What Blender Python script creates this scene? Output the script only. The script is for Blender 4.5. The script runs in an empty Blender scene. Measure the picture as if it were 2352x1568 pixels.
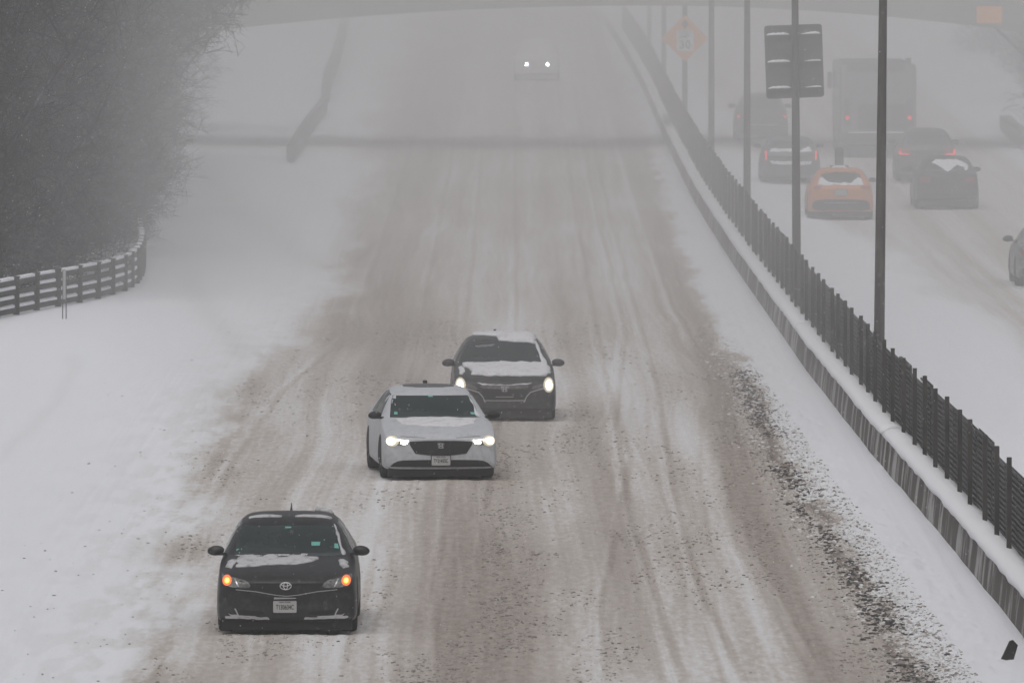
import bpy, bmesh, math, random
import numpy as np
from mathutils import Vector, Matrix
from mathutils.bvhtree import BVHTree
from mathutils.geometry import delaunay_2d_cdt
R = math.radians
sc = bpy.context.scene
C = sc.collection

# ------------------------------------------------------------ camera, light
CAM_H = 10.0
F = 26133.0                     # focal length in 2352-wide picture units (400 mm lens)
cam_d = bpy.data.cameras.new('camera'); cam = bpy.data.objects.new('camera', cam_d); C.objects.link(cam)
cam_d.lens = 400; cam_d.sensor_width = 36; cam_d.clip_start = 1; cam_d.clip_end = 4000
cam.location = (0, 0, CAM_H); cam.rotation_euler = (R(90) - math.atan((784 + 309) / F), 0, 0)
sc.camera = cam
cam_d.dof.use_dof = True; cam_d.dof.focus_distance = 178; cam_d.dof.aperture_fstop = 10
w = bpy.data.worlds.new('World'); sc.world = w; w.use_nodes = True
nt = w.node_tree; bg = nt.nodes['Background']
sky = nt.nodes.new('ShaderNodeTexSky'); sky.sky_type = 'NISHITA'; sky.sun_disc = False
sky.sun_elevation = R(62); sky.sun_rotation = R(200); sky.air_density = 1.0; sky.dust_density = 6; sky.ozone_density = 0.3
hs = nt.nodes.new('ShaderNodeHueSaturation'); hs.inputs['Saturation'].default_value = 0.22
nt.links.new(sky.outputs[0], hs.inputs['Color']); nt.links.new(hs.outputs[0], bg.inputs[0])
bg.inputs[1].default_value = 0.083
sd = bpy.data.lights.new('sun', 'SUN'); sun = bpy.data.objects.new('sun', sd); C.objects.link(sun)
sd.energy = 0.5; sd.angle = R(80); sd.color = (1, 0.955, 0.9)
sun.rotation_euler = (R(28), 0, R(200 - 180)); sun.location = (0, 0, 60)
sc.view_settings.view_transform = 'Standard'; sc.view_settings.look = 'None'
sc.view_settings.exposure = 0.03; sc.view_settings.gamma = 1
sc.cycles.use_denoising = True
sc.cycles.volume_bounces = 1; sc.cycles.max_bounces = 5; sc.cycles.diffuse_bounces = 3
sc.cycles.sample_clamp_indirect = 4

HAZE = 0.0006
SQUALL = 0.0074

# ------------------------------------------------------------ helpers
def zg(Y):
    Y = np.asarray(Y, float)
    q = 3.75e-5 * np.clip(Y - 280, 0, 140) ** 2
    return q + 0.0105 * np.clip(Y - 420, 0, None)

def at(x, y, z=0.0):
    """ground point (plus height z) seen at a given direction of the survey sketch"""
    lo, hi = 100.0, 2500.0
    for _ in range(60):
        m = (lo + hi) / 2
        if -309 + F * (CAM_H - float(zg(m)) - z) / m > y: lo = m
        else: hi = m
    return (x - 1176) * lo / F, lo

def tag(o, label=None, cat=None, group=None, kind=None):
    if label: o['label'] = label
    if cat: o['category'] = cat
    if group: o['group'] = group
    if kind: o['kind'] = kind
    return o

def thing(name, label, cat, loc=(0, 0, 0), rz=0.0, group=None):
    o = bpy.data.objects.new(name, None); C.objects.link(o)
    o.location = loc; o.rotation_euler = (0, 0, rz); o.empty_display_size = .3
    return tag(o, label, cat, group)

def obj(name, me, mat=None, parent=None, smooth=False):
    if isinstance(me, bmesh.types.BMesh):
        bm = me; me = bpy.data.meshes.new(name); bm.to_mesh(me); bm.free()
    if mat is not None: me.materials.append(mat)
    if smooth: me.polygons.foreach_set('use_smooth', [True] * len(me.polygons))
    o = bpy.data.objects.new(name, me); C.objects.link(o)
    if parent is not None: o.parent = parent
    return o

def raw(name, verts, faces, mat=None, parent=None, smooth=False):
    me = bpy.data.meshes.new(name); me.from_pydata([tuple(v) for v in verts], [], faces); me.update()
    return obj(name, me, mat, parent, smooth)

def bbox(bm, c, s, rz=0, bev=0.0, rx=0):
    r = bmesh.ops.create_cube(bm, size=1)
    M = Matrix.Translation(c) @ Matrix.Rotation(rz, 4, 'Z') @ Matrix.Rotation(rx, 4, 'X') @ Matrix.Diagonal((s[0], s[1], s[2], 1))
    bmesh.ops.transform(bm, matrix=M, verts=r['verts'])
    if bev:
        es = list({e for v in r['verts'] for e in v.link_edges})
        bmesh.ops.bevel(bm, geom=es, offset=bev, segments=2, affect='EDGES', profile=.7)

def tube(bm, pts, rad, n=10, cap=True):
    if not hasattr(rad, '__len__'): rad = [rad] * len(pts)
    rings = []
    for i, p in enumerate(pts):
        p = Vector(p)
        a = Vector(pts[max(i - 1, 0)]); b = Vector(pts[min(i + 1, len(pts) - 1)])
        d = (b - a).normalized()
        u = d.cross(Vector((0, 0, 1)))
        if u.length < .1: u = d.cross(Vector((0, 1, 0)))
        u.normalize(); v = d.cross(u)
        rings.append([bm.verts.new(p + (u * math.cos(t) + v * math.sin(t)) * rad[i]) for t in [2 * math.pi * k / n for k in range(n)]])
    for a, b in zip(rings, rings[1:]):
        for k in range(n): bm.faces.new((a[k], a[(k + 1) % n], b[(k + 1) % n], b[k]))
    if cap:
        bm.faces.new(rings[0][::-1]); bm.faces.new(rings[-1])

def mat(name, col, rough=.6, metal=0, noise=None, spec=.5, emit=None, estr=0, bump=None, coat=0):
    """noise = (scale, second colour, amount/threshold, softness)"""
    m = bpy.data.materials.new(name); m.use_nodes = True
    n = m.node_tree; b = n.nodes['Principled BSDF']
    b.inputs['Base Color'].default_value = (*col, 1); b.inputs['Roughness'].default_value = rough
    b.inputs['Metallic'].default_value = metal; b.inputs['Specular IOR Level'].default_value = spec
    b.inputs['Coat Weight'].default_value = coat
    if emit:
        b.inputs['Emission Color'].default_value = (*emit, 1); b.inputs['Emission Strength'].default_value = estr
    tc = n.nodes.new('ShaderNodeTexCoord')
    if noise:
        s, c2, th, so = noise
        if not hasattr(s, '__len__'): s = (s, s, s)
        mp = n.nodes.new('ShaderNodeMapping'); mp.inputs['Scale'].default_value = s
        t = n.nodes.new('ShaderNodeTexNoise'); t.inputs['Scale'].default_value = 1; t.inputs['Detail'].default_value = 6; t.inputs['Roughness'].default_value = .65
        r = n.nodes.new('ShaderNodeMapRange'); r.inputs[1].default_value = th - so; r.inputs[2].default_value = th + so; r.interpolation_type = 'SMOOTHSTEP'
        x = n.nodes.new('ShaderNodeMix'); x.data_type = 'RGBA'
        n.links.new(tc.outputs['Object'], mp.inputs[0]); n.links.new(mp.outputs[0], t.inputs['Vector']); n.links.new(t.outputs['Fac'], r.inputs[0])
        n.links.new(r.outputs[0], x.inputs[0]); x.inputs[6].default_value = (*col, 1); x.inputs[7].default_value = (*c2, 1)
        n.links.new(x.outputs[2], b.inputs['Base Color'])
    if bump:
        t2 = n.nodes.new('ShaderNodeTexNoise'); t2.inputs['Scale'].default_value = bump[0]; t2.inputs['Detail'].default_value = 6
        bp = n.nodes.new('ShaderNodeBump'); bp.inputs['Strength'].default_value = bump[1]; bp.inputs['Distance'].default_value = bump[2]
        n.links.new(tc.outputs['Object'], t2.inputs['Vector']); n.links.new(t2.outputs['Fac'], bp.inputs['Height']); n.links.new(bp.outputs[0], b.inputs['Normal'])
    return m

rng = np.random.default_rng(7)
_lat = rng.random((256, 256))
def vnoise(x, y):
    xi = np.floor(x).astype(int); yi = np.floor(y).astype(int); fx = x - xi; fy = y - yi
    fx = fx * fx * (3 - 2 * fx); fy = fy * fy * (3 - 2 * fy)
    g = lambda a, b: _lat[a % 256, b % 256]
    return (g(xi, yi) * (1 - fx) * (1 - fy) + g(xi + 1, yi) * fx * (1 - fy) + g(xi, yi + 1) * (1 - fx) * fy + g(xi + 1, yi + 1) * fx * fy)
def fbm(x, y, o=4):
    s = 0; a = .5; t = 0
    for k in range(o):
        s = s + a * vnoise(x * 2 ** k + 17.3 * k, y * 2 ** k + 5.1 * k); t += a; a *= .55
    return s / t
def sstep(x, a, b):
    t = np.clip((x - a) / (b - a), 0, 1); return t * t * (3 - 2 * t)

# lines of the place, as X over Y
def line(pts):
    q = sorted((at(*p)[::-1]) for p in pts)
    ys = [a for a, b in q]; xs = [b for a, b in q]
    return lambda Y: np.interp(Y, ys, xs)
def wline(pts):
    ys = [a for a, b in pts]; xs = [b for a, b in pts]
    return lambda Y: np.interp(Y, ys, xs)
barX = wline([(100, 6.95), (146, 6.57), (170, 6.33), (191, 6.06), (223, 5.78), (275, 5.52), (330, 5.32), (385, 5.25), (445, 5.18), (487, 5.0), (560, 4.5), (700, 3.2), (1250, -3)])
edgeL = line([(270, 1568), (330, 1400), (395, 1200), (450, 1050), (520, 920), (600, 830), (680, 750), (735, 650), (790, 500), (845, 300), (890, 180), (930, 90)])
edgeR = line([(2180, 1568), (2030, 1350), (1870, 1130), (1790, 1000), (1710, 850), (1640, 700), (1570, 560), (1530, 430), (1500, 330), (1450, 200), (1410, 120)])
rightL = wline([(100, 10.4), (225, 10.0), (290, 9.6), (330, 8.2), (400, 7.6), (600, 7), (1250, 2)])

# ------------------------------------------------------------ snow-covered ground
def wander(X, Y):
    return X + 1.1 * (fbm(Y * .016 + 3, X * .12, 3) - .5) + .5 * (fbm(Y * .05 + 8, X * .3 + 4, 2) - .5)
def dirt(X, Y):
    """how much slush and road dirt lies in the snow, 0 clean .. 1 dark slush"""
    far = sstep(Y, 210, 330)
    edge_n = (fbm(X * .9, Y * .09, 3) - .5) * 1.8 + (fbm(X * 3, Y * .3 + 40, 3) - .5) * .5
    inL = sstep(X - edgeL(Y) + edge_n, -.5, 1.1)
    inR = sstep(edgeR(Y) - X + (fbm(X * 2 + 9, Y * .25, 4) - .5) * .8, -.1, .35)
    base = inL * inR
    Xw = wander(X, Y)                                                          # tracks wander a little along the road
    streak = fbm(Xw * 1.9, Y * .012 + 3, 3)
    fine = fbm(Xw * 7, Y * .02 + 9, 3)
    patch = fbm(X * .55 + 31, Y * .045 + 11, 4)
    d = .37 + .40 * (streak - .5) + .15 * (fine - .5) + .42 * (patch - .5)
    # wheel-worn, darker bands: they follow the lanes
    lane = lambda c, wd: np.exp(-((X - c(Y)) / wd) ** 2)
    Lmid = wline([(130, -.6), (160, -.55), (190, -.8), (240, -3.0), (260, -3.5), (330, -3.3), (460, -3.0), (800, -2.6)])
    d += .26 * lane(Lmid, 1.1) * (1 - .35 * sstep(Y, 160, 185) * (1 - sstep(Y, 205, 240)))
    dark_track = line([(330, 1568), (380, 1300), (470, 1080), (560, 930)])
    d += .24 * lane(dark_track, .22) * (1 - sstep(Y, 215, 240))
    t2 = line([(1520, 1568), (1460, 1400), (1400, 1100), (1330, 900), (1290, 700)])
    d += .10 * lane(t2, .25)
    t3 = line([(1950, 1568), (1830, 1350), (1700, 1100), (1640, 850), (1560, 650)])
    d += .26 * lane(t3, .5) * (1 - .6 * far)
    # pale packed strips
    for pts, wd, s in (([(1830, 1568), (1750, 1420), (1662, 1250), (1640, 1100), (1636, 950), (1590, 830), (1500, 600)], .17, .22),
                       ([(1640, 1568), (1560, 1400), (1500, 1150), (1460, 950), (1400, 700)], .3, .16),
                       ([(1340, 1568), (1300, 1400), (1290, 1200), (1260, 1000)], .25, .12),
                       ([(860, 1568), (850, 1400), (860, 1200), (1000, 700)], .2, .12)):
        q = (X - line(pts)(Y)) / wd
        d -= s * np.exp(-q ** 4) * (.2 + .35 * fbm(X * 12, Y * .03, 2))
        d += .2 * s * (np.exp(-((np.abs(q) - 1.25) / .22) ** 2))
    # thin single wheel lines that cross the lanes at slight angles
    for pts, s in (([(1120, 1568), (1090, 1300), (1130, 1000), (1180, 800)], .12), ([(1000, 1568), (985, 1350), (1020, 1150)], .10),
                   ([(1560, 1568), (1500, 1380), (1440, 1180), (1405, 960), (1430, 760)], .14), ([(1700, 1568), (1590, 1330), (1540, 1120), (1500, 880)], .12),
                   ([(1905, 1568), (1820, 1430), (1745, 1290), (1725, 1130), (1660, 930), (1540, 700)], .14), ([(1385, 1568), (1370, 1400), (1400, 1250), (1440, 1050), (1380, 850)], .10),
                   ([(760, 1568), (840, 1330), (880, 1120)], .08), ([(350, 1540), (440, 1250), (530, 1050), (640, 900), (800, 760)], .12)):
        dx_ = X - line(pts)(Y)
        for o_ in (-.09, -.03, .05, .10): d += s * (1 if o_ > 0 else -.8) * np.exp(-((dx_ - o_) / .028) ** 2) * sstep(fbm(X * 0 + o_ * 50, Y * .08, 2), .25, .55)
    d = np.clip(d, .14, .66) * base
    # dark crumbled seam beside the snow bank
    seam = line([(2110, 1568), (1935, 1275), (1800, 1080), (1740, 950), (1690, 830), (1650, 720)])
    s = np.exp(-((X - seam(Y) + (fbm(X * 0, Y * .3, 3) - .5) * .5) / .17) ** 2) * (1 - sstep(Y, 215, 262)) * sstep(fbm(X * 1.5, Y * .16, 3), .34, .62)
    d = np.maximum(d, s * .82)
    wide = np.exp(-((X - seam(Y) - .05) / .5) ** 2) * (1 - sstep(Y, 200, 270))
    d = np.where(d < .45, d + .22 * wide * fbm(X * 6, Y * .8, 3), d)
    # dirt thrown over the shoulder snow on the left
    sh = np.exp(-np.clip(edgeL(Y) - X, 0, 9) / .8) * (1 - base) * (X < edgeL(Y) + 1) * (1 - far)
    d += .16 * sh * sstep(fbm(X * 4, Y * .5, 4), .45, .62)
    # ramp tracks on the left
    for pts, wd, s in (([(470, 400), (560, 500), (700, 600)], .5, .10), ([(430, 640), (490, 740), (560, 820)], .25, .10),
                       ([(0, 1060), (130, 930), (170, 850), (160, 830)], .12, .05)):
        q = [at(*p) for p in pts]
        best = 9 + 0 * X
        for (x0, y0), (x1, y1) in zip(q, q[1:]):
            k = 12.0
            ax, ay, bx, by = x0, y0 / k, x1, y1 / k
            t = np.clip(((X - ax) * (bx - ax) + (Y / k - ay) * (by - ay)) / ((bx - ax) ** 2 + (by - ay) ** 2), 0, 1)
            best = np.minimum(best, np.hypot(X - ax - t * (bx - ax), Y / k - ay - t * (by - ay)))
        d += s * np.exp(-(best / wd) ** 2)
    # other carriageway
    onr = X > barX(Y) + .3
    dr = sstep(X - rightL(Y) + (fbm(X * .8, Y * .06, 3) - .5) * 2.2, -.3, 1.4) * (.30 + .5 * (fbm(X * 2, Y * .012, 4) - .5)) * (1 - sstep(X, 15.6, 17))
    d = np.where(onr, np.clip(dr, 0, 1), d)
    # band under the overpass: thinner snow plus its shade, painted as slush
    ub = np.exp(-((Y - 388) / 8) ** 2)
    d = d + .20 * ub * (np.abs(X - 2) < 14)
    # the unseen near ground is a separate sheet, darkened to dim the haze
    return np.clip(d, 0, 1)

def height(X, Y):
    z = zg(Y)
    b = barX(Y)
    z = z + .045 * np.exp(-np.clip(b - X, 0, 9) ** 2 / .55) * (X < b + .4) * (.9 + .35 * fbm(Y * .09, X * 0 + 3, 3))
    z = z + .05 * sstep(X, edgeR(Y) - .2, edgeR(Y) + .6) * (X < b + .2)
    z = z + .06 * (1 - sstep(X, edgeL(Y) - 1.2, edgeL(Y) + .4))
    z = z + .10 * (X > b + .3) * (1 - sstep(X, rightL(Y) - 1, rightL(Y) + .6))
    z = z + .6 * (1 - sstep(X, -16, -9.5)) * sstep(Y, 255, 300)
    z = z + (.035 - .032 * sstep(Y, 185, 240)) * (fbm(X * 1.3, Y * .25, 3) - .5) + .02 * (fbm(X * 9, Y * .05, 2) - .5)
    rough = ((X > edgeR(Y) - .6) & (X < edgeR(Y) + .8))
    z = z + rough * .07 * (fbm(X * 7, Y * 1.6, 3) - .5)
    z = z + .9 * sstep(X, 17.5, 24) * sstep(Y, 380, 430)
    return z

def ground_material():
    m = bpy.data.materials.new('slushy_snow'); m.use_nodes = True
    n = m.node_tree; b = n.nodes['Principled BSDF']; L = n.links.new
    a = n.nodes.new('ShaderNodeAttribute'); a.attribute_name = 'slush'
    tc = n.nodes.new('ShaderNodeTexCoord')
    mp = n.nodes.new('ShaderNodeMapping'); mp.inputs['Scale'].default_value = (9, 1.5, 1)
    t = n.nodes.new('ShaderNodeTexNoise'); t.inputs['Scale'].default_value = 1; t.inputs['Detail'].default_value = 8; t.inputs['Roughness'].default_value = .75
    L(tc.outputs['Object'], mp.inputs[0]); L(mp.outputs[0], t.inputs['Vector'])
    sx_ = n.nodes.new('ShaderNodeSeparateXYZ'); L(tc.outputs['Object'], sx_.inputs[0])
    wa = n.nodes.new('ShaderNodeAttribute'); wa.attribute_name = 'track'
    cx_ = n.nodes.new('ShaderNodeCombineXYZ'); L(wa.outputs['Fac'], cx_.inputs[0]); L(sx_.outputs[1], cx_.inputs[1])
    mp2 = n.nodes.new('ShaderNodeMapping'); mp2.inputs['Scale'].default_value = (11, .06, 1)
    t2 = n.nodes.new('ShaderNodeTexNoise'); t2.inputs['Scale'].default_value = 1; t2.inputs['Detail'].default_value = 4
    L(cx_.outputs[0], mp2.inputs[0]); L(mp2.outputs[0], t2.inputs['Vector'])
    s1 = n.nodes.new('ShaderNodeMath'); s1.operation = 'MULTIPLY_ADD'; s1.inputs[1].default_value = .8; s1.inputs[2].default_value = -.4
    L(t.outputs['Fac'], s1.inputs[0])
    s2 = n.nodes.new('ShaderNodeMath'); s2.operation = 'MULTIPLY_ADD'; s2.inputs[1].default_value = .26; s2.inputs[2].default_value = -.13
    L(t2.outputs['Fac'], s2.inputs[0])
    ad = n.nodes.new('ShaderNodeMath'); L(s1.outputs[0], ad.inputs[0]); L(s2.outputs[0], ad.inputs[1])
    mu = n.nodes.new('ShaderNodeMath'); mu.operation = 'MULTIPLY'; L(ad.outputs[0], mu.inputs[0])
    k = n.nodes.new('ShaderNodeMapRange'); k.inputs[1].default_value = .0; k.inputs[2].default_value = .3; L(a.outputs['Fac'], k.inputs[0]); L(k.outputs[0], mu.inputs[1])
    s3 = n.nodes.new('ShaderNodeMath'); s3.use_clamp = True; L(a.outputs['Fac'], s3.inputs[0]); L(mu.outputs[0], s3.inputs[1])
    r = n.nodes.new('ShaderNodeValToRGB'); L(s3.outputs[0], r.inputs[0])
    e = r.color_ramp.elements; e[0].position = 0; e[0].color = (.77, .785, .835, 1); e[1].position = 1; e[1].color = (.045, .038, .034, 1)
    for p, c in ((.15, (.66, .66, .675)), (.4, (.47, .432, .404)), (.75, (.27, .228, .203))):
        q = e.new(p); q.color = (*c, 1)
    L(r.outputs[0], b.inputs['Base Color']); b.inputs['Roughness'].default_value = .75; b.inputs['Specular IOR Level'].default_value = .25
    bp = n.nodes.new('ShaderNodeBump'); bp.inputs['Distance'].default_value = .05; bp.inputs['Strength'].default_value = .35
    L(t.outputs['Fac'], bp.inputs['Height']); L(bp.outputs[0], b.inputs['Normal'])
    return m
M_GROUND = ground_material()
M_SNOW = mat('fresh_snow', (.82, .83, .87), .8, spec=.2, bump=(3, .3, .05))
M_NEARROAD = mat('dark_near_road', (.12, .115, .11), .8, noise=(.3, (.4, .39, .38), .5, .15))  # slush grey kept dark on unseen ground, to cut light bounced into near haze

rows = []
y = 128.0
while y < 1250:
    rows.append(y); y += max(.14, y * y / (11378 * CAM_H) * 1.05)
rows = np.array(rows + [1250.0])
def sheet(name, f0, f1, ncol, base, kind='structure', power=1.0):
    t = np.linspace(0, 1, ncol + 1)
    YY = np.repeat(rows[:, None], ncol + 1, 1)
    x0 = f0(rows)[:, None]; x1 = f1(rows)[:, None]
    XX = x0 + (x1 - x0) * (t[None, :] if power == 1 else (1 - (1 - t[None, :]) ** power if power > 0 else t[None, :] ** -power))
    ZZ = height(XX, YY)
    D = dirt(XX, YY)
    nr, nc = XX.shape
    co = np.stack([XX, YY, ZZ], -1).reshape(-1, 3)
    idx = np.arange(nr * nc).reshape(nr, nc)
    q = np.stack([idx[:-1, :-1], idx[:-1, 1:], idx[1:, 1:], idx[1:, :-1]], -1).reshape(-1, 4)
    me = bpy.data.meshes.new(name)
    me.vertices.add(len(co)); me.vertices.foreach_set('co', co.ravel())
    me.loops.add(q.size); me.loops.foreach_set('vertex_index', q.ravel().astype(np.int32))
    me.polygons.add(len(q)); me.polygons.foreach_set('loop_start', np.arange(0, q.size, 4, dtype=np.int32))
    me.polygons.foreach_set('loop_total', np.full(len(q), 4, np.int32)); me.polygons.foreach_set('use_smooth', np.ones(len(q), bool))
    me.update()
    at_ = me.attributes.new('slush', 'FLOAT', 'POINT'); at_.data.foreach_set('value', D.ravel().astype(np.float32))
    a2 = me.attributes.new('track', 'FLOAT', 'POINT'); a2.data.foreach_set('value', wander(XX, YY).ravel().astype(np.float32))
    o = obj(name, me, M_GROUND)
    return tag(o, base, kind=kind)
shoulder = lambda Y: edgeL(Y) - 1.5
farright = lambda Y: 0 * Y + 16.5
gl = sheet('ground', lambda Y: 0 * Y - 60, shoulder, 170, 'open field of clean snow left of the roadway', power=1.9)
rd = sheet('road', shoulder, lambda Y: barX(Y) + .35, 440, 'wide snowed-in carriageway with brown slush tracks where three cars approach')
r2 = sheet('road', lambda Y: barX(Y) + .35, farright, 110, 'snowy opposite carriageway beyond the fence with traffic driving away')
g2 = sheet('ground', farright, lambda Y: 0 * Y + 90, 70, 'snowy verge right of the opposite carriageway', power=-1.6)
bm = bmesh.new()
for x0, x1, y0, y1 in ((-60, 90, -60, 128),):
    vs = [bm.verts.new(p) for p in ((x0, y0, 0), (x1, y0, 0), (x1, y1, 0), (x0, y1, 0))]; bm.faces.new(vs)
tag(obj('road', bm, M_NEARROAD), 'unseen slushy grey road before the snowed-in carriageway, darkened to dim the near haze', kind='structure')
bm = bmesh.new()
vs = [bm.verts.new(p) for p in ((-400, -200, -.35), (400, -200, -.35), (400, 1500, -.35), (-400, 1500, -.35))]; bm.faces.new(vs)
tag(obj('terrain', bm, M_SNOW), 'wide snowy terrain', kind='structure')

# ------------------------------------------------------------ crumbs of slush, one mass nobody could count
def lumps(name, n, sampler, mt, label, szf):
    ico_v = []; p = (1 + 5 ** .5) / 2
    for a, b in ((1, p), (-1, p), (1, -p), (-1, -p)):
        ico_v += [(0, a, b), (a, b, 0), (b, 0, a)]
    ico_v = np.array(ico_v, float); ico_v /= np.linalg.norm(ico_v[0])
    b2 = bmesh.new(); [b2.verts.new(v) for v in ico_v]; bmesh.ops.convex_hull(b2, input=b2.verts); b2.verts.ensure_lookup_table()
    b2.verts.index_update()
    fc = np.array([[v.index for v in f.verts] for f in b2.faces]); iv = np.array([v.co[:] for v in b2.verts]); b2.free()
    X, Y = sampler(n); n = len(X)
    S = szf(n, Y)
    Z = height(X, Y)
    jit = 1 + .35 * (rng.random((n, 12)) - .5)
    A = rng.random(n) * 6.28
    pts = iv[None] * jit[..., None] * S[:, None, None] * np.stack([.8 + .9 * rng.random(n), .8 + .9 * rng.random(n), .5 + .35 * rng.random(n)], -1)[:, None, :]
    ca, sa = np.cos(A)[:, None], np.sin(A)[:, None]
    px = pts[..., 0] * ca - pts[..., 1] * sa; py = pts[..., 0] * sa + pts[..., 1] * ca
    co = np.stack([px + X[:, None], py + Y[:, None], pts[..., 2] + Z[:, None] + S[:, None] * .2], -1).reshape(-1, 3)
    q = (fc[None] + (np.arange(n) * 12)[:, None, None]).reshape(-1, 3)
    me = bpy.data.meshes.new(name)
    me.vertices.add(len(co)); me.vertices.foreach_set('co', co.ravel())
    me.loops.add(q.size); me.loops.foreach_set('vertex_index', q.ravel().astype(np.int32))
    me.polygons.add(len(q)); me.polygons.foreach_set('loop_start', np.arange(0, q.size, 3, dtype=np.int32))
    me.polygons.foreach_set('loop_total', np.full(len(q), 3, np.int32)); me.update(); me.validate()
    return tag(obj(name, me, mt), label, kind='stuff')
M_CLOD = mat('dirty_slush_crumbs', (.19, .168, .153), .8, noise=(2.2, (.38, .35, .33), .5, .10))
M_CLODS = mat('snow_crumbs', (.75, .76, .79), .8, noise=(4, (.45, .43, .42), .55, .1))
def samp_dirt(n):
    Y = 130 + (rng.random(n * 12) ** 1.7) * 120; X = -8 + rng.random(n * 12) * 15.5
    D = dirt(X, Y) ** 2 * sstep(fbm(X * .9 + 5, Y * .10, 4), .46, .66) + .0015
    seam = np.exp(-((X - edgeR(Y) + .1) / .55) ** 2) * .55
    D = D + seam * (1 - sstep(Y, 190, 250))
    k = rng.random(n * 12) < D * 1.0
    k &= (X < barX(Y) - .9)
    X, Y = X[k][:n], Y[k][:n]
    return X, Y
lumps('slush_crumbs', 42000, samp_dirt, M_CLOD, 'brown slush crumbs strewn over the near carriageway', lambda n, Y: .005 + .019 * rng.random(n) ** 4)
def samp_bank(n):
    Y = 130 + (rng.random(n) ** 1.5) * 110; X = edgeR(Y) + rng.normal(0, .33, n)
    k = X < barX(Y) - .95
    return X[k], Y[k]
lumps('snow_crumbs', 4200, samp_bank, M_CLODS, 'white snow crumbs along the foot of the snow bank', lambda n, Y: .008 + .026 * rng.random(n) ** 3)
def samp_seam(n):
    seam = line([(2110, 1568), (1935, 1275), (1800, 1080), (1740, 950), (1690, 830), (1650, 720)])
    Y = 130 + rng.random(n) ** 1.4 * 95; X = seam(Y) + rng.normal(0, .16, n) + .12 * (fbm(Y * .3, Y * 0, 2) - .5)
    k = rng.random(n) < sstep(fbm(X * 1.2, Y * .13, 3), .36, .6)
    return X[k], Y[k]
lumps('slush_crumbs', 5600, samp_seam, mat('black_slush_crumbs', (.035, .033, .033), .8, noise=(2.5, (.2, .19, .18), .58, .1)), 'blackish slush crumbs in a dark seam along the foot of the right snow bank', lambda n, Y: .008 + .024 * rng.random(n) ** 2.5)
def samp_left(n):
    Y = 130 + (rng.random(n) ** 1.6) * 90; X = edgeL(Y) - rng.exponential(.75, n)
    return X, Y
lumps('dirt_crumbs', 150, samp_left, M_CLOD, 'dark dirt crumbs scattered over the clean snow left of the tracks', lambda n, Y: .004 + .012 * rng.random(n) ** 3)

# ------------------------------------------------------------ materials for built things
M_CONC = mat('stained_concrete', (.085, .074, .066), .85, noise=((2.0, .75, .33), (.40, .39, .38), .54, .06), bump=(8, .4, .02))
M_STEEL = mat('dull_dark_steel', (.03, .029, .028), .6, noise=(1.5, (.06, .057, .053), .5, .15))
M_POLE = mat('weathered_pole', (.045, .041, .037), .7, noise=((8, 8, 1.2), (.09, .083, .075), .52, .12), bump=(12, .3, .01))
M_SCREEN = mat('louvred_screen', (.05, .05, .052), .6, noise=((3, .35, 1.1), (.10, .10, .103), .55, .12))
M_SIGNBACK = mat('sign_back', (.11, .11, .11), .6, noise=(2, (.15, .148, .145), .5, .2))
M_GALV = mat('galvanised_rail', (.10, .10, .10), .6, noise=(2, (.16, .16, .16), .5, .2))
M_WOOD = mat('weathered_timber', (.065, .065, .06), .85, noise=((2, 2, 6), (.1, .1, .095), .5, .2))
M_BARK = mat('bark', (.020, .018, .019), .9, noise=(.9, (.17, .165, .175), .60, .12))
M_ORANGE = mat('orange_sheeting', (.92, .36, .04), .5)
M_WHITE = mat('white_sheeting', (.8, .8, .8), .5)
M_BLACK = mat('black_legend', (.02, .02, .02), .6)
M_BRIDGE = mat('bridge_concrete', (.20, .21, .185), .85, noise=(.5, (.27, .28, .25), .5, .2))

# ------------------------------------------------------------ barrier with its snow cap
def prof_strip(name, prof, Y0, Y1, step, xf, mt, parent, zf=None, closed=True, jit=0, smooth=False, ends=True):
    ys = np.arange(Y0, Y1 + step * .5, step)
    V = []; P = len(prof)
    for i, yy in enumerate(ys):
        bx = float(xf(yy)); z0 = float(zg(yy)) if zf is None else float(zf(yy))
        for j, (px, pz) in enumerate(prof):
            k = jit * (vnoise(np.array(yy * .9 + j * 3.1), np.array(j * 7.7)) - .5) * 2
            V.append((bx + px + float(k) * (abs(px) > .01), yy, z0 + pz + float(k) * .6))
    Fc = []
    for i in range(len(ys) - 1):
        for j in range(P if closed else P - 1):
            a = i * P + j; b = i * P + (j + 1) % P
            Fc.append((a, b, b + P, a + P))
    if ends and closed: Fc += [tuple(range(P))[::-1], tuple(len(ys) * P - P + j for j in range(P))]
    return raw(name, V, Fc, mt, parent, smooth)
br = thing('concrete_barrier', 'long stained concrete barrier with a cap of snow below the fence', 'barrier', (0, 0, 0))
BARH = .62
jo = [128, 187, 230, 272, 315, 358, 401, 444, 487, 560]
for a, b in zip(jo, jo[1:]):
    prof_strip('wall_section', [(-.03, -.3), (.02, .28), (.06, BARH - .02), (.09, BARH), (.42, BARH), (.45, BARH - .03), (.5, -.3)], a + .04, b - .04, (b - a - .08) / max(8, int((b - a) / 2.5)), barX, M_CONC, br)
    n = int((b - a - .9) / .35)
    prof_strip('snow_cap', [(-.02, BARH + .004), (-.045, BARH + .05), (.0, BARH + .12), (.1, BARH + .165), (.21, BARH + .16), (.33, BARH + .13), (.34, BARH + .004)], a + .45, b - .45, (b - a - .9) / n, barX, M_SNOW, br, jit=.014, smooth=True)

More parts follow.
